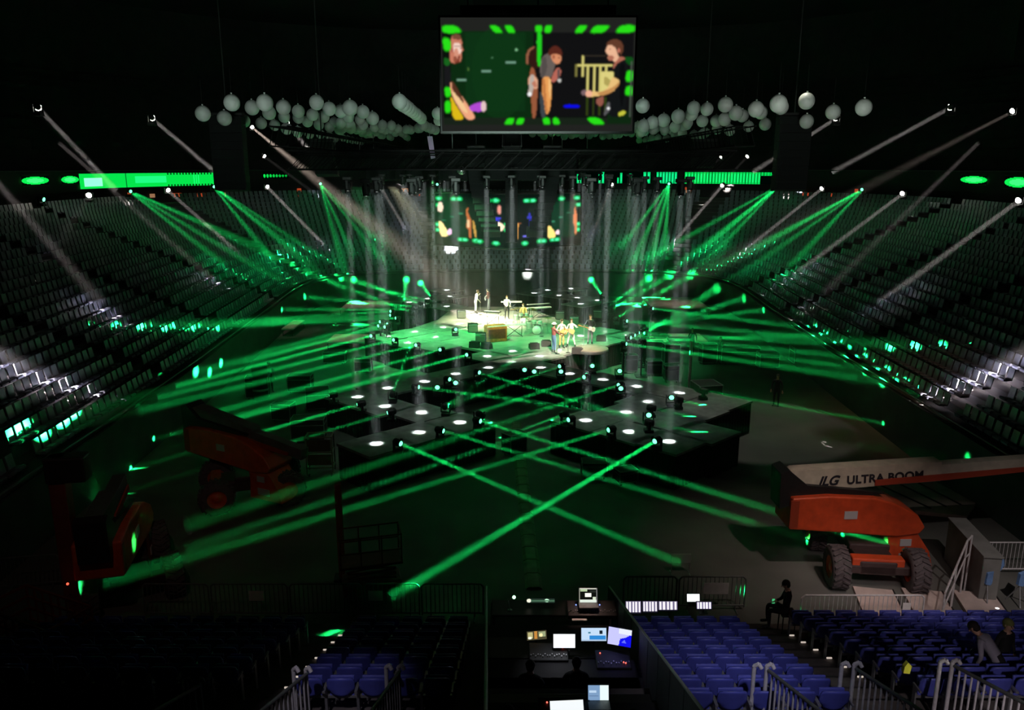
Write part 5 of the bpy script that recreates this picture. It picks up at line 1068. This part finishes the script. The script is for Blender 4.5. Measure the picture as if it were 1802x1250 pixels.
    mb = MB(); mb.prism([bp(L * .3, -.28), bp(L * .56, -.26), bp(L * .9, -.16), bp(L * .9, -.02), bp(L * .3, -.1)], -.3, -.25, Mt); mb.build('boom_rail', mat('rail_red', (.4, .06, .03), .5), bo)
    mb = MB(); mb.prism([bp(L * .5, -.2), bp(L, -.2), bp(L, .2), bp(L * .5, .2)], -.18, .18, Mt); mb.build('extension_boom', boomcol, t)
    if lettering:
        for k, (txt, u, sz, sp) in enumerate((('JLG', .72, .42, .92), ('ULTRA BOOM', 1.6, .36, 1.0))):
            cu = bpy.data.curves.new('lettering', 'FONT'); cu.body = txt; cu.size = sz; cu.extrude = .006; cu.offset = .012; cu.space_character = sp + .05; cu.shear = .35 if k == 0 else 0
            o = bpy.data.objects.new('lettering', cu); COL.objects.link(o); bpy.context.view_layer.update()
            me = bpy.data.meshes.new_from_object(o.evaluated_get(bpy.context.evaluated_depsgraph_get())); bpy.data.objects.remove(o)
            x, z = bp(u, -.17); me.transform(Mt @ Matrix.Translation((x, -.252, z)) @ Matrix.Rotation(-R(boom_ang), 4, 'Y') @ Matrix.Rotation(R(90), 4, 'X'))
            me.materials.clear(); me.materials.append(mat('lettering_dark', (.02, .02, .03), .6)); oo = bpy.data.objects.new('lettering', me); COL.objects.link(oo); oo.parent = bo
    if basket:
        x, z = bp(L, 0); mb = MB(); bq = Mt.to_quaternion(); B = Mt @ Vector((x + .9, 0, z - drop))
        mb.prism([(x - .1, z + .1), (x + .4, z + .1 - drop * .8), (x + .5, z - .1 - drop), (x - .1, z - .15)], -.1, .1, Mt); mb.build('jib', hoodcol, t); mb = MB()
        for zz in (0, .55, 1.1):
            for sy in (-1.1, 1.1): mb.box(B + bq @ Vector((0, sy, zz)), (.9, .05, .05), bq)
            for sx in (-.45, .45): mb.box(B + bq @ Vector((sx, 0, zz)), (.05, 2.2, .05), bq)
        for sx in (-.45, .45):
            for sy in (-1.1, -.37, .37, 1.1): mb.box(B + bq @ Vector((sx, sy, .55)), (.05, .05, 1.1), bq)
        mb.box(B + Vector((0, 0, -.02)), (.9, 2.2, .04), bq); mb.build('basket', mat('basket_red', (.3, .05, .03), .6), t)
    return t
# right lift: hood runs across the view, boom climbs to the right
boom_lift('orange boom lift with a lettered white boom on the right floor', (11.0, 22.9, 0), 84, 2, 3.5, 8.2, lettering=True, basket=False)
boom_lift('orange and black boom lift with its boom slanting down on the left floor', atz(445, 875, 0), 20, -26, -9, 5.2, basket=False, boomcol=mat('boom_grey', (.13, .13, .12), .6, 0, .2, 3))
bl2 = boom_lift('orange boom lift with dark mast in the left foreground floor', atz(225, 1030, 0), -58, 104, 3, 3.0, basket=False, boomcol=mat('boom_dark', (.05, .05, .045), .6, 0, .2, 3))
q = atz(655, 1042, 0); t = thing('scissor_lift', 'dim red scissor lift folded down in the dark middle left floor', 'scissor lift', q, R(15)); DR = mat('dull_red', (.2, .04, .02), .7, 0, .3, 3)
mb = MB(); mb.bbox((0, 0, .32), (1.7, .8, .36), .04); mb.build('base', DR, t)
mb = MB()
for k in range(3):
    for sy in (-.3, .3): mb.cyl((-.7, sy, .55 + k * .16), (.7, sy, .68 + k * .16), .03); mb.cyl((.7, sy, .55 + k * .16), (-.7, sy, .68 + k * .16), .03)
mb.build('scissor_arms', DR, t); mb = MB(); mb.bbox((0, 0, 1.05), (1.8, .85, .08), .02)
for z in (1.5, 1.95):
    for sy in (-.4, .4): mb.box((0, sy, z), (1.75, .035, .035))
    for sx in (-.87, .87): mb.box((sx, 0, z), (.035, .8, .035))
for sx in (-.87, -.3, .3, .87):
    for sy in (-.4, .4): mb.box((sx, sy, 1.5), (.035, .035, .95))
mb.build('platform', DR, t)
for sx in (-.6, .6):
    for sy in (-.4, .4): mb = MB(); mb.cyl((sx, sy - .06, .16), (sx, sy + .06, .16), .16, n=16); mb.build('wheel', RUBBER, t)
# upright masts and a lowered work basket
def mast(label, loc, h, w, m, top=True):
    t = thing('lift_mast', label, 'mast', loc, R(8)); mb = MB(); mb.bbox((0, 0, h / 2 + .05), (w, w, h), .03); mb.build('mast_column', m, t); mb = MB(); mb.bbox((0, 0, .06), (w * 2.4, w * 2.4, .12), .03); mb.build('base_plate', BLACK, t)
    if top: mb = MB(); mb.bbox((w * .6, 0, h - .3), (w * 2.4, w * 1.3, .7), .05); mb.build('mast_head', BLACK, t)
mast('tall dark brown mast column in the left foreground', atz(140, 1100, 0), 4.9, .42, mat('dark_brown_metal', (.16, .035, .025), .6, 0, .2, 3))
mast('thin dark orange post with a green lit patch on the left floor', atz(603, 1020, 0), 3.1, .2, mat('post_brown', (.3, .1, .04), .6, 0, .2, 3), False)
t = thing('work_basket', 'dark red lattice work basket at the lower left corner', 'basket', atz(75, 1150, 1.2), R(-25)); mb = MB()
for zz in (0, .3, .6, .9, 1.2):
    for sy in (-.55, .55): mb.box((0, sy, zz), (2.3, .05, .05))
    for sx in (-1.15, 1.15): mb.box((sx, 0, zz), (.05, 1.1, .05))
for k in range(9):
    for sy in (-.55, .55): mb.box((-1.15 + k * .2875, sy, .6), (.04, .04, 1.2))
mb.build('railing', mat('basket_red', (.3, .05, .03), .6), t); mb = MB(); mb.bbox((0, 0, -.04), (2.35, 1.15, .08), .02); mb.build('basket_floor', mat('basket_red', (.3, .05, .03), .6), t); mb = MB(); mb.bbox((.5, -.5, 1.05), (.5, .22, .3), .03); mb.build('control_box', BLACK, t)
mb = MB(); mb.cyl((-.9, 0, -1.1), (-.9, 0, -.05), .12); mb.cyl((.9, 0, -1.1), (.9, 0, -.05), .12); mb.build('support', BLACK, t)
o = MB().sph((0, 0, 0), .035, 8, 6).build('tail_lamp', emit('red_lamp', (1, .1, .05), 2), None, aty(119, 1028, 19)); tag(o, 'tiny red lamp glowing near the dark mast at lower left', 'lamp')

# ================================================================== foreground seats
def seat_proto():
    t = thing('stadium_seat', '', 'seat')
    mb = MB()   # rounded plastic back, slightly dished; occupant faces +y, seen from behind
    w, h = .235, .40; nx, nz = 8, 8; vs = []
    for s in (0, 1):
        for j in range(nz + 1):
            v = j / nz
            for i in range(nx + 1):
                u = -1 + 2 * i / nx; hw = w * (1 - .16 * max(0, .35 - v) / .35) * (1 - .10 * max(0, v - .8) / .2)
                zz = .46 + h * (v if abs(u) < .99 else .03 + v * .94); zz -= .03 * (u * u) * (v > .85); zz += .05 * u * u * (v < .15)
                vs.append((u * hw, -.03 - .07 * v + .05 * u * u + .028 * s, zz))
    n = (nx + 1) * (nz + 1); f = []
    for j in range(nz):
        for i in range(nx):
            a = j * (nx + 1) + i; f.append((a, a + 1, a + nx + 2, a + nx + 1)); f.append((n + a, n + a + nx + 1, n + a + nx + 2, n + a + 1))
    rim = [i for i in range(nx + 1)] + [j * (nx + 1) + nx for j in range(1, nz + 1)] + [nz * (nx + 1) + i for i in range(nx - 1, -1, -1)] + [j * (nx + 1) for j in range(nz - 1, 0, -1)]
    for a, b in zip(rim, rim[1:] + rim[:1]): f.append((a, n + a, n + b, b))
    mb.add(vs, f, True); mb.build('backrest', BLUE, t)
    mb = MB(); mb.bbox((0, .1, .60), (.42, .05, .36), .02, Quaternion((1, 0, 0), R(-12))); mb.build('folded_seat', BLUE, t)
    mb = MB()
    for s in (-1, 1): mb.box((s * .262, .06, .3), (.025, .1, .6)); mb.box((s * .262, .0, .62), (.03, .26, .035))
    mb.box((0, .06, .42), (.54, .05, .05)); mb.build('frame', STEEL, t)
    return t
sp0 = seat_proto(); fs_ = True
def put_seats(block, x0, n, k0, k1, skip=(), pitch=.545):
    global fs_
    for k in range(k0, k1):
        y, z = near_row(k)
        for i in range(n):
            if (k, i) in skip: continue
            t = sp0 if fs_ else copy_tree(sp0); fs_ = False
            t.location = (x0 + i * pitch, y, z); t.rotation_euler = (0, 0, random.uniform(-.02, .02))
            t['group'] = f'blue seats in the {block}'; t['label'] = f'blue seat in the {block}, {ordn(k - k0)} row, {ordn(i)} from left'
put_seats('block right of the control desks', 2.98, 5, 0, 9)
put_seats('far right block', 7.15, 13, -1, 8)
put_seats('block left of the control desks', -3.45, 5, 0, 8)
put_seats('far left dark block', -10.6, 11, 0, 7)

# ================================================================== barriers and rails
def barrier(loc, rz, L, label, group, h=1.05, m=STEEL, sign=None, bars=None, feet=True, slope=0.0):
    t = thing('crowd_barrier', label, 'barrier', loc, R(rz), group); S = Matrix.Identity(4); S[2][0] = slope
    def P(x, y, z): return S @ Vector((x, y, z))
    mb = MB(); r = .024
    mb.tube([P(-L / 2, 0, .1), P(-L / 2, 0, h - .08), P(-L / 2 + .08, 0, h), P(L / 2 - .08, 0, h), P(L / 2, 0, h - .08), P(L / 2, 0, .1)], r); mb.cyl(P(-L / 2, 0, .16), P(L / 2, 0, .16), r); mb.build('frame', m, t)
    n = bars or int(L / .12); mb = MB()
    for i in range(1, n): x = -L / 2 + L * i / n; mb.cyl(P(x, 0, .16), P(x, 0, h), .011, n=6)
    mb.build('bars', m, t)
    for s in (-1, 1):
        mb = MB(); x = s * (L / 2 - .25)
        if feet: mb.cyl(P(x, -.28, .02), P(x, .28, .02), .02); mb.cyl(P(x, 0, .02), P(x, 0, .16), .02)
        else: mb.cyl(P(s * L / 2, 0, 0), P(s * L / 2, 0, .2), .03)
        mb.build('foot', m, t)
    if sign: mb = MB(); mb.box(P(sign[0], -.03, .7), (sign[1], .01, sign[2])); mb.build('notice', WHITE, t)
def bar_px(px0, px1, pyb, Y, label, group, z=None, **kw):
    a = aty(px0, pyb, Y); b = aty(px1, pyb, Y); barrier(((a.x + b.x) / 2, Y, 0 if z is None else z), 0, b.x - a.x - .04, label, group, **kw)
for i, (a, b, s) in enumerate(((255, 372, None), (374, 510, (.2, .42, .3)), (512, 640, None), (642, 740, (-.45, .4, .3)), (742, 852, None))):
    bar_px(a, b, 1085, 20.0, f'dim crowd barrier on the floor edge, {ordn(i)} of the left line' + (' with a pale notice' if s else ''), 'barriers before the left seats', sign=s, m=GREYM)
for i, (a, b, s) in enumerate(((1095, 1190, None), (1192, 1310, None))): bar_px(a, b, 1070, 20.4, f'dark steel crowd barrier behind the right monitors, {["left", "right"][i]} one', 'barriers behind the control area', sign=(.1, .7, .35) if i else None, m=GREYM)
bar_px(1408, 1625, 1075, 19.4, 'pale crowd barrier in front of the orange boom lift', 'bright barriers at right', sign=(.95 * 1.25, .22, .28), m=RAILW)
mb = None
for i, (a, b) in enumerate(((1718, 1830),)): bar_px(a, b, 1005, 22.5, 'grey crowd barrier at the right edge by the concrete wall', 'barriers at right edge', m=RAILW)
for i, (x, y, rz) in enumerate(((-14.4, 21.6, 10), (-12.7, 21.9, -4))): barrier((x, y, 0), rz, 1.7, f'grey crowd barrier at the left edge of the floor, {["outer", "inner"][i]} one', 'barriers at left edge', m=GREYM)
def guard_rail(px, py, depth, length, label, dirv=(-.176, .973, -.232), m=RAILW):
    d = Vector(dirv).normalized(); r = ray(px, py); top = Vector((0, 0, EYE)) + r * depth; far = top; near = top - d * length; t = thing('guard_rail', label, 'railing', (far.x, far.y, far.z - 1.05), 0, 'stairway guard rails in the foreground'); o = Vector(t.location)
    mb = MB(); mb.cyl(far - o, near - o, .03); mb.cyl(far - o - Vector((0, 0, .95)), near - o - Vector((0, 0, .95)), .022); mb.build('top_rail', GREYM, t)
    mb = MB(); n = int(length / .13)
    for i in range(1, n): p = far.lerp(near, i / n) - o; mb.cyl(p, p - Vector((0, 0, .95)), .018, n=6)
    mb.build('bars', m, t)
    for k, dx in enumerate((-.02, -.22)):
        mb = MB(); p = far - o + Vector((dx, .02, 0)); mb.tube([p - Vector((0, 0, 1.3)), p + Vector((0, 0, .06)), p + Vector((.06, -.03, .12)), p + Vector((.1, -.05, .05))], .034); mb.build('post', m, t)
guard_rail(1352, 1180, 12.6, 2.6, 'white guard rail at the lower end of the blue seat block')
guard_rail(1506, 1177, 12.8, 2.8, 'white guard rail in the middle of the right stairway')
guard_rail(1679, 1172, 13.0, 3.2, 'white guard rail at the right stairway near the corner')
guard_rail(1345, 1182, 13.0, .5, 'short white rail post pair left of the first guard rail') if False else None
guard_rail(540, 1186, 12.8, 2.6, 'white guard rail left of the left blue seats', (.22, .96, -.235))
guard_rail(703, 1182, 12.9, 2.4, 'white guard rail before the left blue seats', (.13, .965, -.235))
guard_rail(352, 1206, 12.4, 1.6, 'dim guard rail in the dark lower left', (.3, .94, -.235), GREYM)
# aisle step lights
STEP = emit('step_light_glow', (1, .86, .74), .55)
sl0 = None
for i, (x, y, k) in enumerate([(5.72, 0, k) for k in range(0, 6)] + [(-3.95, 0, k) for k in range(0, 7)]):
    yy, z = near_row(k); mb = MB(); mb.bbox((0, 0, 0), (.12, .03, .035), .01)
    o = mb.build('step_light', STEP, None, (6.85 if x > 0 else -4.2, yy + .47, z + .04)); tag(o, f'tiny stair light on the {"right" if x > 0 else "left"} aisle, step {ordn(k)} from the floor', 'step light', 'stair nosing lights')
# yellow-white floor steps at right with seats turned sideways, small spotlights on stands
for i, (px, py) in enumerate(((1550, 1055), (1640, 1058), (1735, 1062))):
    p = atz(px, py + 20, 0); t = thing('floor_ramp', f'pale angled floor ramp at the right, {ordn(i)} from the left', 'ramp', p, R(-12), 'pale ramps on the right floor'); mb = MB(); mb.prism([(-.55, 0), (.55, 0), (.55, .1), (-.55, .1)], -1.3, 1.1); mb.build('ramp_board', PALE, t); mb = MB(); mb.box((.56, -.1, .06), (.03, 2.4, .14)); mb.build('side_edge', BLACK, t)
for i, (px, py) in enumerate(((1733, 1060), (1790, 1062))):
    p = atz(px, py, 0); t = thing('folding_stand', f'blue cloth covered tripod stand at the right edge, {["left", "right"][i]} one', 'stand', p, R(10), 'blue stands at the right edge'); mb = MB()
    for k in range(3): mb.cyl((.3 * math.cos(k * 2.1), .3 * math.sin(k * 2.1), .01), (0, 0, .55), .02)
    mb.cyl((0, 0, .5), (0, 0, .95), .025); mb.build('tripod', STEEL, t); mb = MB(); mb.prism([(-.1, .6), (.06, .55), (.42, 1.15), (.38, 1.35), (.1, 1.0), (-.08, .95)], -.05, .05); mb.build('cloth_cover', mat('pale_blue_cloth', (.16, .3, .6), .7, 0, .2, 8), t)
    o = MB().sph((0, 0, 0), .07, 10, 6, (1.3, 1, .6)).build('floor_lamp', emit('warm_white_lamp', (1, .92, .88), 3), None, p + Vector((.05, -.5, .07))); tag(o, f'glowing floor lamp below the {["left", "right"][i]} blue stand', 'lamp', 'floor lamps at right')
t = thing('loading_ramp', 'pale striped loading ramp and lit floor patch behind the orange boom lift', 'ramp', atz(1620, 875, 0)); o0 = Vector(t.location); P_ = [atz(x, y, 0) - o0 for x, y in ((1520, 866), (1632, 846), (1716, 892), (1700, 915), (1610, 905))]
mb = MB(); mb.slab([(p.x, p.y) for p in P_[::-1]], .0, .14); mb.build('ramp_board', PALE, t)  # one pale slab for both the ramp and the lit floor there
for k in (1, 2, 3):
    a = P_[0].lerp(P_[1], k / 4); b = P_[4].lerp(P_[2], k / 4); mb = MB(); mb.cyl(a + Vector((0, 0, .15)), b + Vector((0, 0, .15)), .035); mb.build('rib', BLACK, t)
# stair handrail and concrete side wall at the right corner of the floor
q = atz(1690, 1000, 0); t = thing('concrete_block', 'grey concrete wall end at the right corner of the floor', 'wall block', (13.9, 21.7, 0), R(-8)); mb = MB(); mb.bbox((0, .4, .7), (.5, 2.6, 1.4), .03); mb.build('wall_body', CONC, t); mb = MB(); mb.bbox((0, .4, 1.43), (.56, 2.66, .06), .01); mb.build('coping', CONC, t)
t = thing('stair_handrail', 'green lit handrail climbing beside the boom lift at the right', 'handrail', (12.6, 20.6, 0), R(0)); mb = MB()
mb.tube([(-.8, -1.0, 1.0), (.6, .6, 1.75), (.9, .9, 1.75)], .03); mb.tube([(-.8, -1.0, .5), (.6, .6, 1.2), (.9, .9, 1.2)], .022); mb.build('handrail', RAILW, t)
for x, y, h in ((-.8, -1.0, 1.0), (-.1, -.2, 1.38), (.6, .6, 1.75), (.9, .9, 1.78)): mb = MB(); mb.cyl((x, y, 0), (x, y, h), .03); mb.build('post', RAILW, t)

# ================================================================== control position
FX0, FX1 = -.68, 2.62
def side_panel(a, b, label, h0, h1):
    a = Vector(a); b = Vector(b); t = thing('partition_panel', label, 'partition', (a.x, a.y, 0)); o = Vector(t.location)
    mb = MB(); n = 10; 
    for k in range(n):
        p = a.lerp(b, k / n); q = a.lerp(b, (k + .96) / n); d = Vector((.03, 0, 0))
        vs = [v for pt in (p, q) for v in (pt - d, pt + d)]; lo = [Vector((v.x, v.y, max(.3, v.z - 1.25))) for v in vs]
        vv = [v - o for v in vs + lo]; mb.add(vv, [(0, 1, 3, 2), (4, 6, 7, 5), (0, 4, 5, 1), (2, 3, 7, 6), (0, 2, 6, 4), (1, 5, 7, 3)])
    mb.build('panel', mat('partition_grey', (.075, .08, .09), .7, 0, .2, 3), t); mb = MB(); mb.cyl(a - o, b - o, .028); mb.build('top_edge', mat('edge_pale', (.5, .52, .48), .5), t)
side_panel((-.68, 19.3, 1.36), (-.36, 9.4, 5.1), 'dark partition along the left side of the control desks', 1, 1)
side_panel((2.6, 19.3, 1.36), (2.6, 9.4, 5.1), 'grey partition slanting down the right side of the control desks', 1, 1)
mb = MB()
for k in range(4):
    y1 = 19.1 - k * 2.35; z = [.95, 1.75, 2.45, 3.2][k]; mb.box((.97 + .05 * 0, y1 - 1.15, z / 2 + .25), (3.05, 2.3, z - .4))
tag(mb.build('trim_control_riser', mat('riser_black', (.012, .012, .014), .8)), kind='structure')
SCRM = {}
def monitor(px0, px1, py0, py1, Y, paintf, label, group, name='computer_monitor', yaw=0, laptop=False, stand=True, strength=1.0, tiltd=18):
    c = aty((px0 + px1) / 2, (py0 + py1) / 2, Y); dep = Y * CP - (c.z - EYE) * SP; w = (px1 - px0) / FPX * dep; h = (py1 - py0) / FPX * dep / math.cos(R(30 - tiltd)) 
    t = thing(name, label, 'laptop' if laptop else 'monitor', c, R(yaw), group); q = Quaternion((1, 0, 0), -R(tiltd))
    mb = MB(); mb.bbox(q @ Vector((0, .025, 0)), (w + .03, .035, h + .03), .008, q); mb.build('screen_case', BLACK, t)
    g = Canvas(40, 26, 0, 0, 100, 100, (.8, .85, .9)); paintf(g)
    g.mesh('display', lambda u, v: q @ Vector(((u - .5) * w, -.002, (.5 - v) * h)), strength, t, 'monitor_display_%g' % strength)
    if laptop: mb = MB(); mb.bbox((0, -.16, -h * .52), (w + .03, .26, .02), .006); mb.build('keyboard_base', GREYM, t)
    elif stand: mb = MB(); mb.cyl((0, .05, -h * .3), (0, .06, -h * .5 - .12), .02); mb.bbox((0, .05, -h * .5 - .13), (.22, .16, .015), .005); mb.build('monitor_stand', BLACK, t)
    return c
def w_(g): g.a[:] = s2l((.97, .99, 1))
def m_top(g): g.a[:] = s2l((.06, .07, .06)); g.rect(0, 82, 100, 100, (.9, .95, .9)); g.rect(0, 0, 100, 8, (.85, .85, .8)); g.rect(0, 0, 4, 100, (.6, .6, .55)); g.rect(96, 0, 100, 100, (.5, .5, .5)); g.rect(8, 6, 45, 24, (.7, .78, .62)); g.rect(32, 36, 68, 62, (1, 1, .95), 1.1); g.rect(76, 60, 92, 80, (.85, .9, .8)); g.rect(60, 14, 96, 30, (.15, .17, .15))
def m_blue(g): g.a[:] = s2l((.78, .88, .98)); g.rect(33, 58, 98, 88, (.2, .55, .85)); g.rect(28, 30, 38, 42, (.25, .5, .6)); g.rect(72, 20, 84, 45, (.1, .15, .2)); g.rect(0, 90, 100, 100, (.7, .8, .9))
def m_pur(g): g.a[:] = s2l((.8, .8, 1)); g.poly([(48, 100), (52, 60), (80, 45), (100, 20), (100, 100)], (.08, .08, .95)); g.poly([(60, 80), (72, 60), (80, 82)], (.4, .45, 1)); g.rect(45, 0, 100, 30, (.93, .95, 1))
def m_warm(g): g.a[:] = s2l((.3, .28, .2)); g.rect(4, 10, 30, 80, (.75, .72, .5)); g.rect(38, 5, 52, 90, (.8, .55, .25)); g.rect(60, 12, 96, 70, (.62, .66, .5)); g.ell(15, 75, 10, 15, (1, 1, .9)); g.ell(72, 50, 9, 20, (1, .95, .7))
def m_half(g): g.a[:] = s2l((.5, .63, .78)); g.rect(58, 0, 100, 100, (.93, 1, 1)); g.rect(5, 35, 40, 50, (.75, .85, .95)); g.rect(5, 70, 50, 74, (.35, .45, .6))
def m_bars(g): g.a[:] = s2l((.45, .42, .55)); [g.rect(x, 5, x + 12, 95, (1, .98, 1)) for x in (4, 22, 44, 62, 84)]; g.rect(0, 88, 100, 100, (.1, .1, .15))
def m_strip(g): g.a[:] = s2l((.15, .22, .18)); g.ell(8, 50, 8, 45, (1, 1, .9)); g.ell(72, 45, 8, 40, (.8, 1, .85)); g.rect(15, 40, 100, 70, (.3, .45, .35))
MG = 'screens on the control desks'
monitor(1019, 1051, 1036, 1060, 17.6, m_top, 'laptop with dark window and white boxes on the front console', MG, 'laptop', laptop=True)
monitor(927, 976, 1054, 1061, 17.8, m_strip, 'thin glowing meter strip at the front left of the control desks', MG, 'meter_display', stand=False)
monitor(927, 962, 1111, 1126, 14.9, m_warm, 'small monitor with warm yellow pictures on the middle desk', MG, yaw=8)
monitor(974, 1012, 1117, 1140, 14.6, w_, 'bright white blank monitor in the centre of the middle desk', MG, strength=1.4)
monitor(1023, 1067, 1106, 1128, 14.7, m_blue, 'pale blue monitor on the middle desk', MG)
monitor(1070, 1111, 1107, 1136, 14.5, m_pur, 'monitor with violet blue picture at the right of the middle desk', MG, yaw=-18)
monitor(1035, 1071, 1207, 1232, 12.0, m_half, 'blue and white split screen laptop on the rear desk', MG, 'laptop', laptop=True)
monitor(968, 1027, 1234, 1256, 11.6, w_, 'glowing white laptop at the bottom edge of the picture', MG, 'laptop', yaw=4, laptop=True, tiltd=35)
monitor(1101, 1128, 1059, 1080, 18.9, m_bars, 'white striped screen behind the right partition, left one', 'screens behind the barrier', stand=False)
monitor(1131, 1157, 1059, 1078, 18.9, m_bars, 'white striped screen behind the right partition, middle one', 'screens behind the barrier', stand=False)
monitor(1159, 1192, 1059, 1075, 18.9, m_bars, 'white striped screen behind the right partition, right one', 'screens behind the barrier', stand=False)
monitor(1209, 1231, 1046, 1059, 19.2, w_, 'white glowing screen above the right block of seats', 'screens behind the barrier', strength=1.3)
monitor(1226, 1252, 1060, 1073, 18.9, m_bars, 'small white screen below the glowing one beyond the seats', 'screens behind the barrier', strength=1.2)
DESK = mat('desk_black', (.02, .02, .022), .5, 0, .2, 4)
def desk(x0, x1, y, z, zf, d, label):
    t = thing('control_desk', label, 'desk', ((x0 + x1) / 2, y, zf), 0, 'control desks'); w = x1 - x0; mb = MB(); mb.bbox((0, 0, z - zf), (w, d, .05), .01); mb.build('desk_top', DESK, t)
    for sx in (-1, 1):
        for sy in (-1, 1): mb = MB(); mb.box((sx * (w / 2 - .05), sy * (d / 2 - .05), (z - zf) / 2), (.05, .05, z - zf)); mb.build('leg', STEEL, t)
desk(-.5, 2.45, 17.75, 1.65, .95, .7, 'black control desk in the front row')
desk(-.5, 2.45, 14.9, 2.42, 1.75, .75, 'black control desk in the middle row')
desk(-.4, 2.45, 12.0, 3.16, 2.45, .75, 'black control desk in the rear row')
def console(loc, w, d, label, lit, tilt=10, knobs=True):
    t = thing('mixing_console', label, 'mixing console', loc, 0, 'mixing consoles'); q = Quaternion((1, 0, 0), R(tilt)); mb = MB(); mb.bbox((0, 0, .08), (w, d, .12), .02, q); mb.build('console_body', CASE, t); mb = MB()
    nx = int(w / .05)
    for i in range(nx):
        x = -w / 2 + .04 + i * (w - .08) / max(1, nx - 1); mb.box(q @ Vector((x, -d * .22 + .03 * math.sin(i * 2.3), .16)), (.018, .03, .02), q)
    mb.build('fader_knobs', STEEL, t); mb = MB()
    for j, (x, y) in enumerate(lit): mb.sph(q @ Vector((x, y, .155)), .016, 8, 5)
    if lit: mb.build('indicator_lights', emit('indicator_' + label.split()[0], (.2, .3, 1) if 'front' in label else (1, .12, .08), 2.5), t)
console((1.95, 17.5, 1.68), 1.2, .55, 'grey mixing console under the laptop in front', [(-.38, .1), (.05, .12), (.2, .1)])
console((.75, 14.55, 2.45), .8, .5, 'lit mixing console in the middle desk with red lamps', [(.3, .1), (.35, .15)])
console((2.05, 14.3, 2.45), .7, .5, 'violet lit console at the right of the middle desk', [(-.25, .15), (.2, -.1), (.24, -.12)])
console((.9, 11.8, 3.2), .9, .5, 'rear console with single red lamp near the bottom edge', [(-.3, .12)])
mb = MB(); mb.box((0, 0, 0), (.36, .01, .12)); o = mb.build('paper_sheet', WHITE, None, (1.62, 17.1, 1.735)); o.rotation_euler = (R(80), 0, 0); tag(o, 'pale sheet of paper at the edge of the front desk', 'paper')
t = thing('task_lamp', 'small desk lamp with green and white glow at the left of the front desk', 'lamp', (-.05, 17.6, 1.68)); mb = MB(); mb.tube([(0, 0, 0), (-.05, .05, .25), (.08, 0, .38)], .012); mb.lathe([(0, .02), (.06, .015), (.06, 0)], n=12); mb.build('arm', STEEL, t); mb = MB(); mb.sph((.1, 0, .36), .045, 10, 6); mb.build('lamp_head', emit('lamp_greenish', (.5, 1, .6), 2), t)
point_light('CONE', 'desk_lamp_beam', (1.9, 17.6, 3.4), (1.8, 17.4, 1.7), 30, (1, .6, .5), spot_size=R(50), shadow_soft_size=.05)
point_light('CONE', 'desk_lamp_beam', (2.0, 14.6, 4.4), (2.05, 14.3, 2.5), 14, (.35, .3, 1), spot_size=R(30), shadow_soft_size=.05)
point_light('CONE', 'desk_lamp_beam', (.9, 14.9, 4.6), (.9, 14.1, 2.5), 25, (.9, .9, 1), spot_size=R(40), shadow_soft_size=.05)
# people at the desks and in the seats
person('seated person with short dark hair at the lower left of the control desks', (-.05, 11.2, 2.5), 15, shirt=CLG, legs=CLK, arms='reach', pose='sit', skin=SKIN)
person('person seated before the white blank monitor, seen from behind', (.35, 13.5, 1.75), -8, shirt=CLK, legs=CLK, arms='reach', pose='sit')
person('person in black seated before the blue monitor, seen from behind', (1.25, 13.6, 1.75), 0, shirt=CLK, legs=CLK, arms='reach', pose='sit')
person('person in dark clothes seated at the lower right of the control desks', (1.95, 11.1, 2.5), 20, shirt=CLK, legs=CLK, arms='reach', pose='sit')
pb = aty(1380, 1090, 18.2); person('person in black sitting at the aisle head with a small green light', (pb.x, 18.1, .9), 80, shirt=CLK, legs=CLK, arms='phone', pose='sit', tilt=20)
mb = MB(); mb.bbox((0, 0, 0), (.07, .01, .13), .004); o = mb.build('mobile_phone', emit('phone_green', (.1, .8, .3), .6), None, (pb.x - .34, 18.13, 1.62)); tag(o, 'glowing phone held by the person at the aisle head', 'phone')
t = thing('stool', 'black stool under the person at the aisle head', 'stool', (pb.x + .03, 18.1, .54)); mb = MB(); mb.bbox((0, 0, .78), (.4, .4, .06), .02); mb.build('seat', BLACK, t)
for sx in (-1, 1):
    for sy in (-1, 1): mb = MB(); mb.cyl((sx * .16, sy * .16, 0), (sx * .15, sy * .15, .76), .015); mb.build('leg', BLACK, t)
y6, z6 = near_row(5)
person('person in a grey shirt bending over the seats in the far right block', (9.0, y6 - .28 - .1, z6), 40, shirt=mat('lilac_grey_shirt', (.3, .28, .34), .8), legs=CLK, arms='reach', lean=48)
person('person with an olive cap and dark jacket standing in the far right block', (9.55, near_row(4)[0] - .3, near_row(4)[1]), 200, shirt=CLK, legs=CLK, arms='down', hair=mat('olive_cap', (.2, .2, .06), .8), h=1.6)
mb = MB(); mb.prism([(-.06, 0), (.05, -.01), (.07, .13), (0, .2), (-.05, .12)], -.04, .04); o = mb.build('yellow_bag', mat('bright_yellow', (.9, .85, .08), .6), None, aty(1594, 1183, 11.9)); tag(o, 'small bright yellow bag hanging among the right seats', 'bag')
point_light('CONE', 'bag_lamp', (8, 8, 8), aty(1594, 1180, 11.9), 130, (1, 1, .9), spot_size=R(8), shadow_soft_size=.05)
bpy.context.view_layer.update()
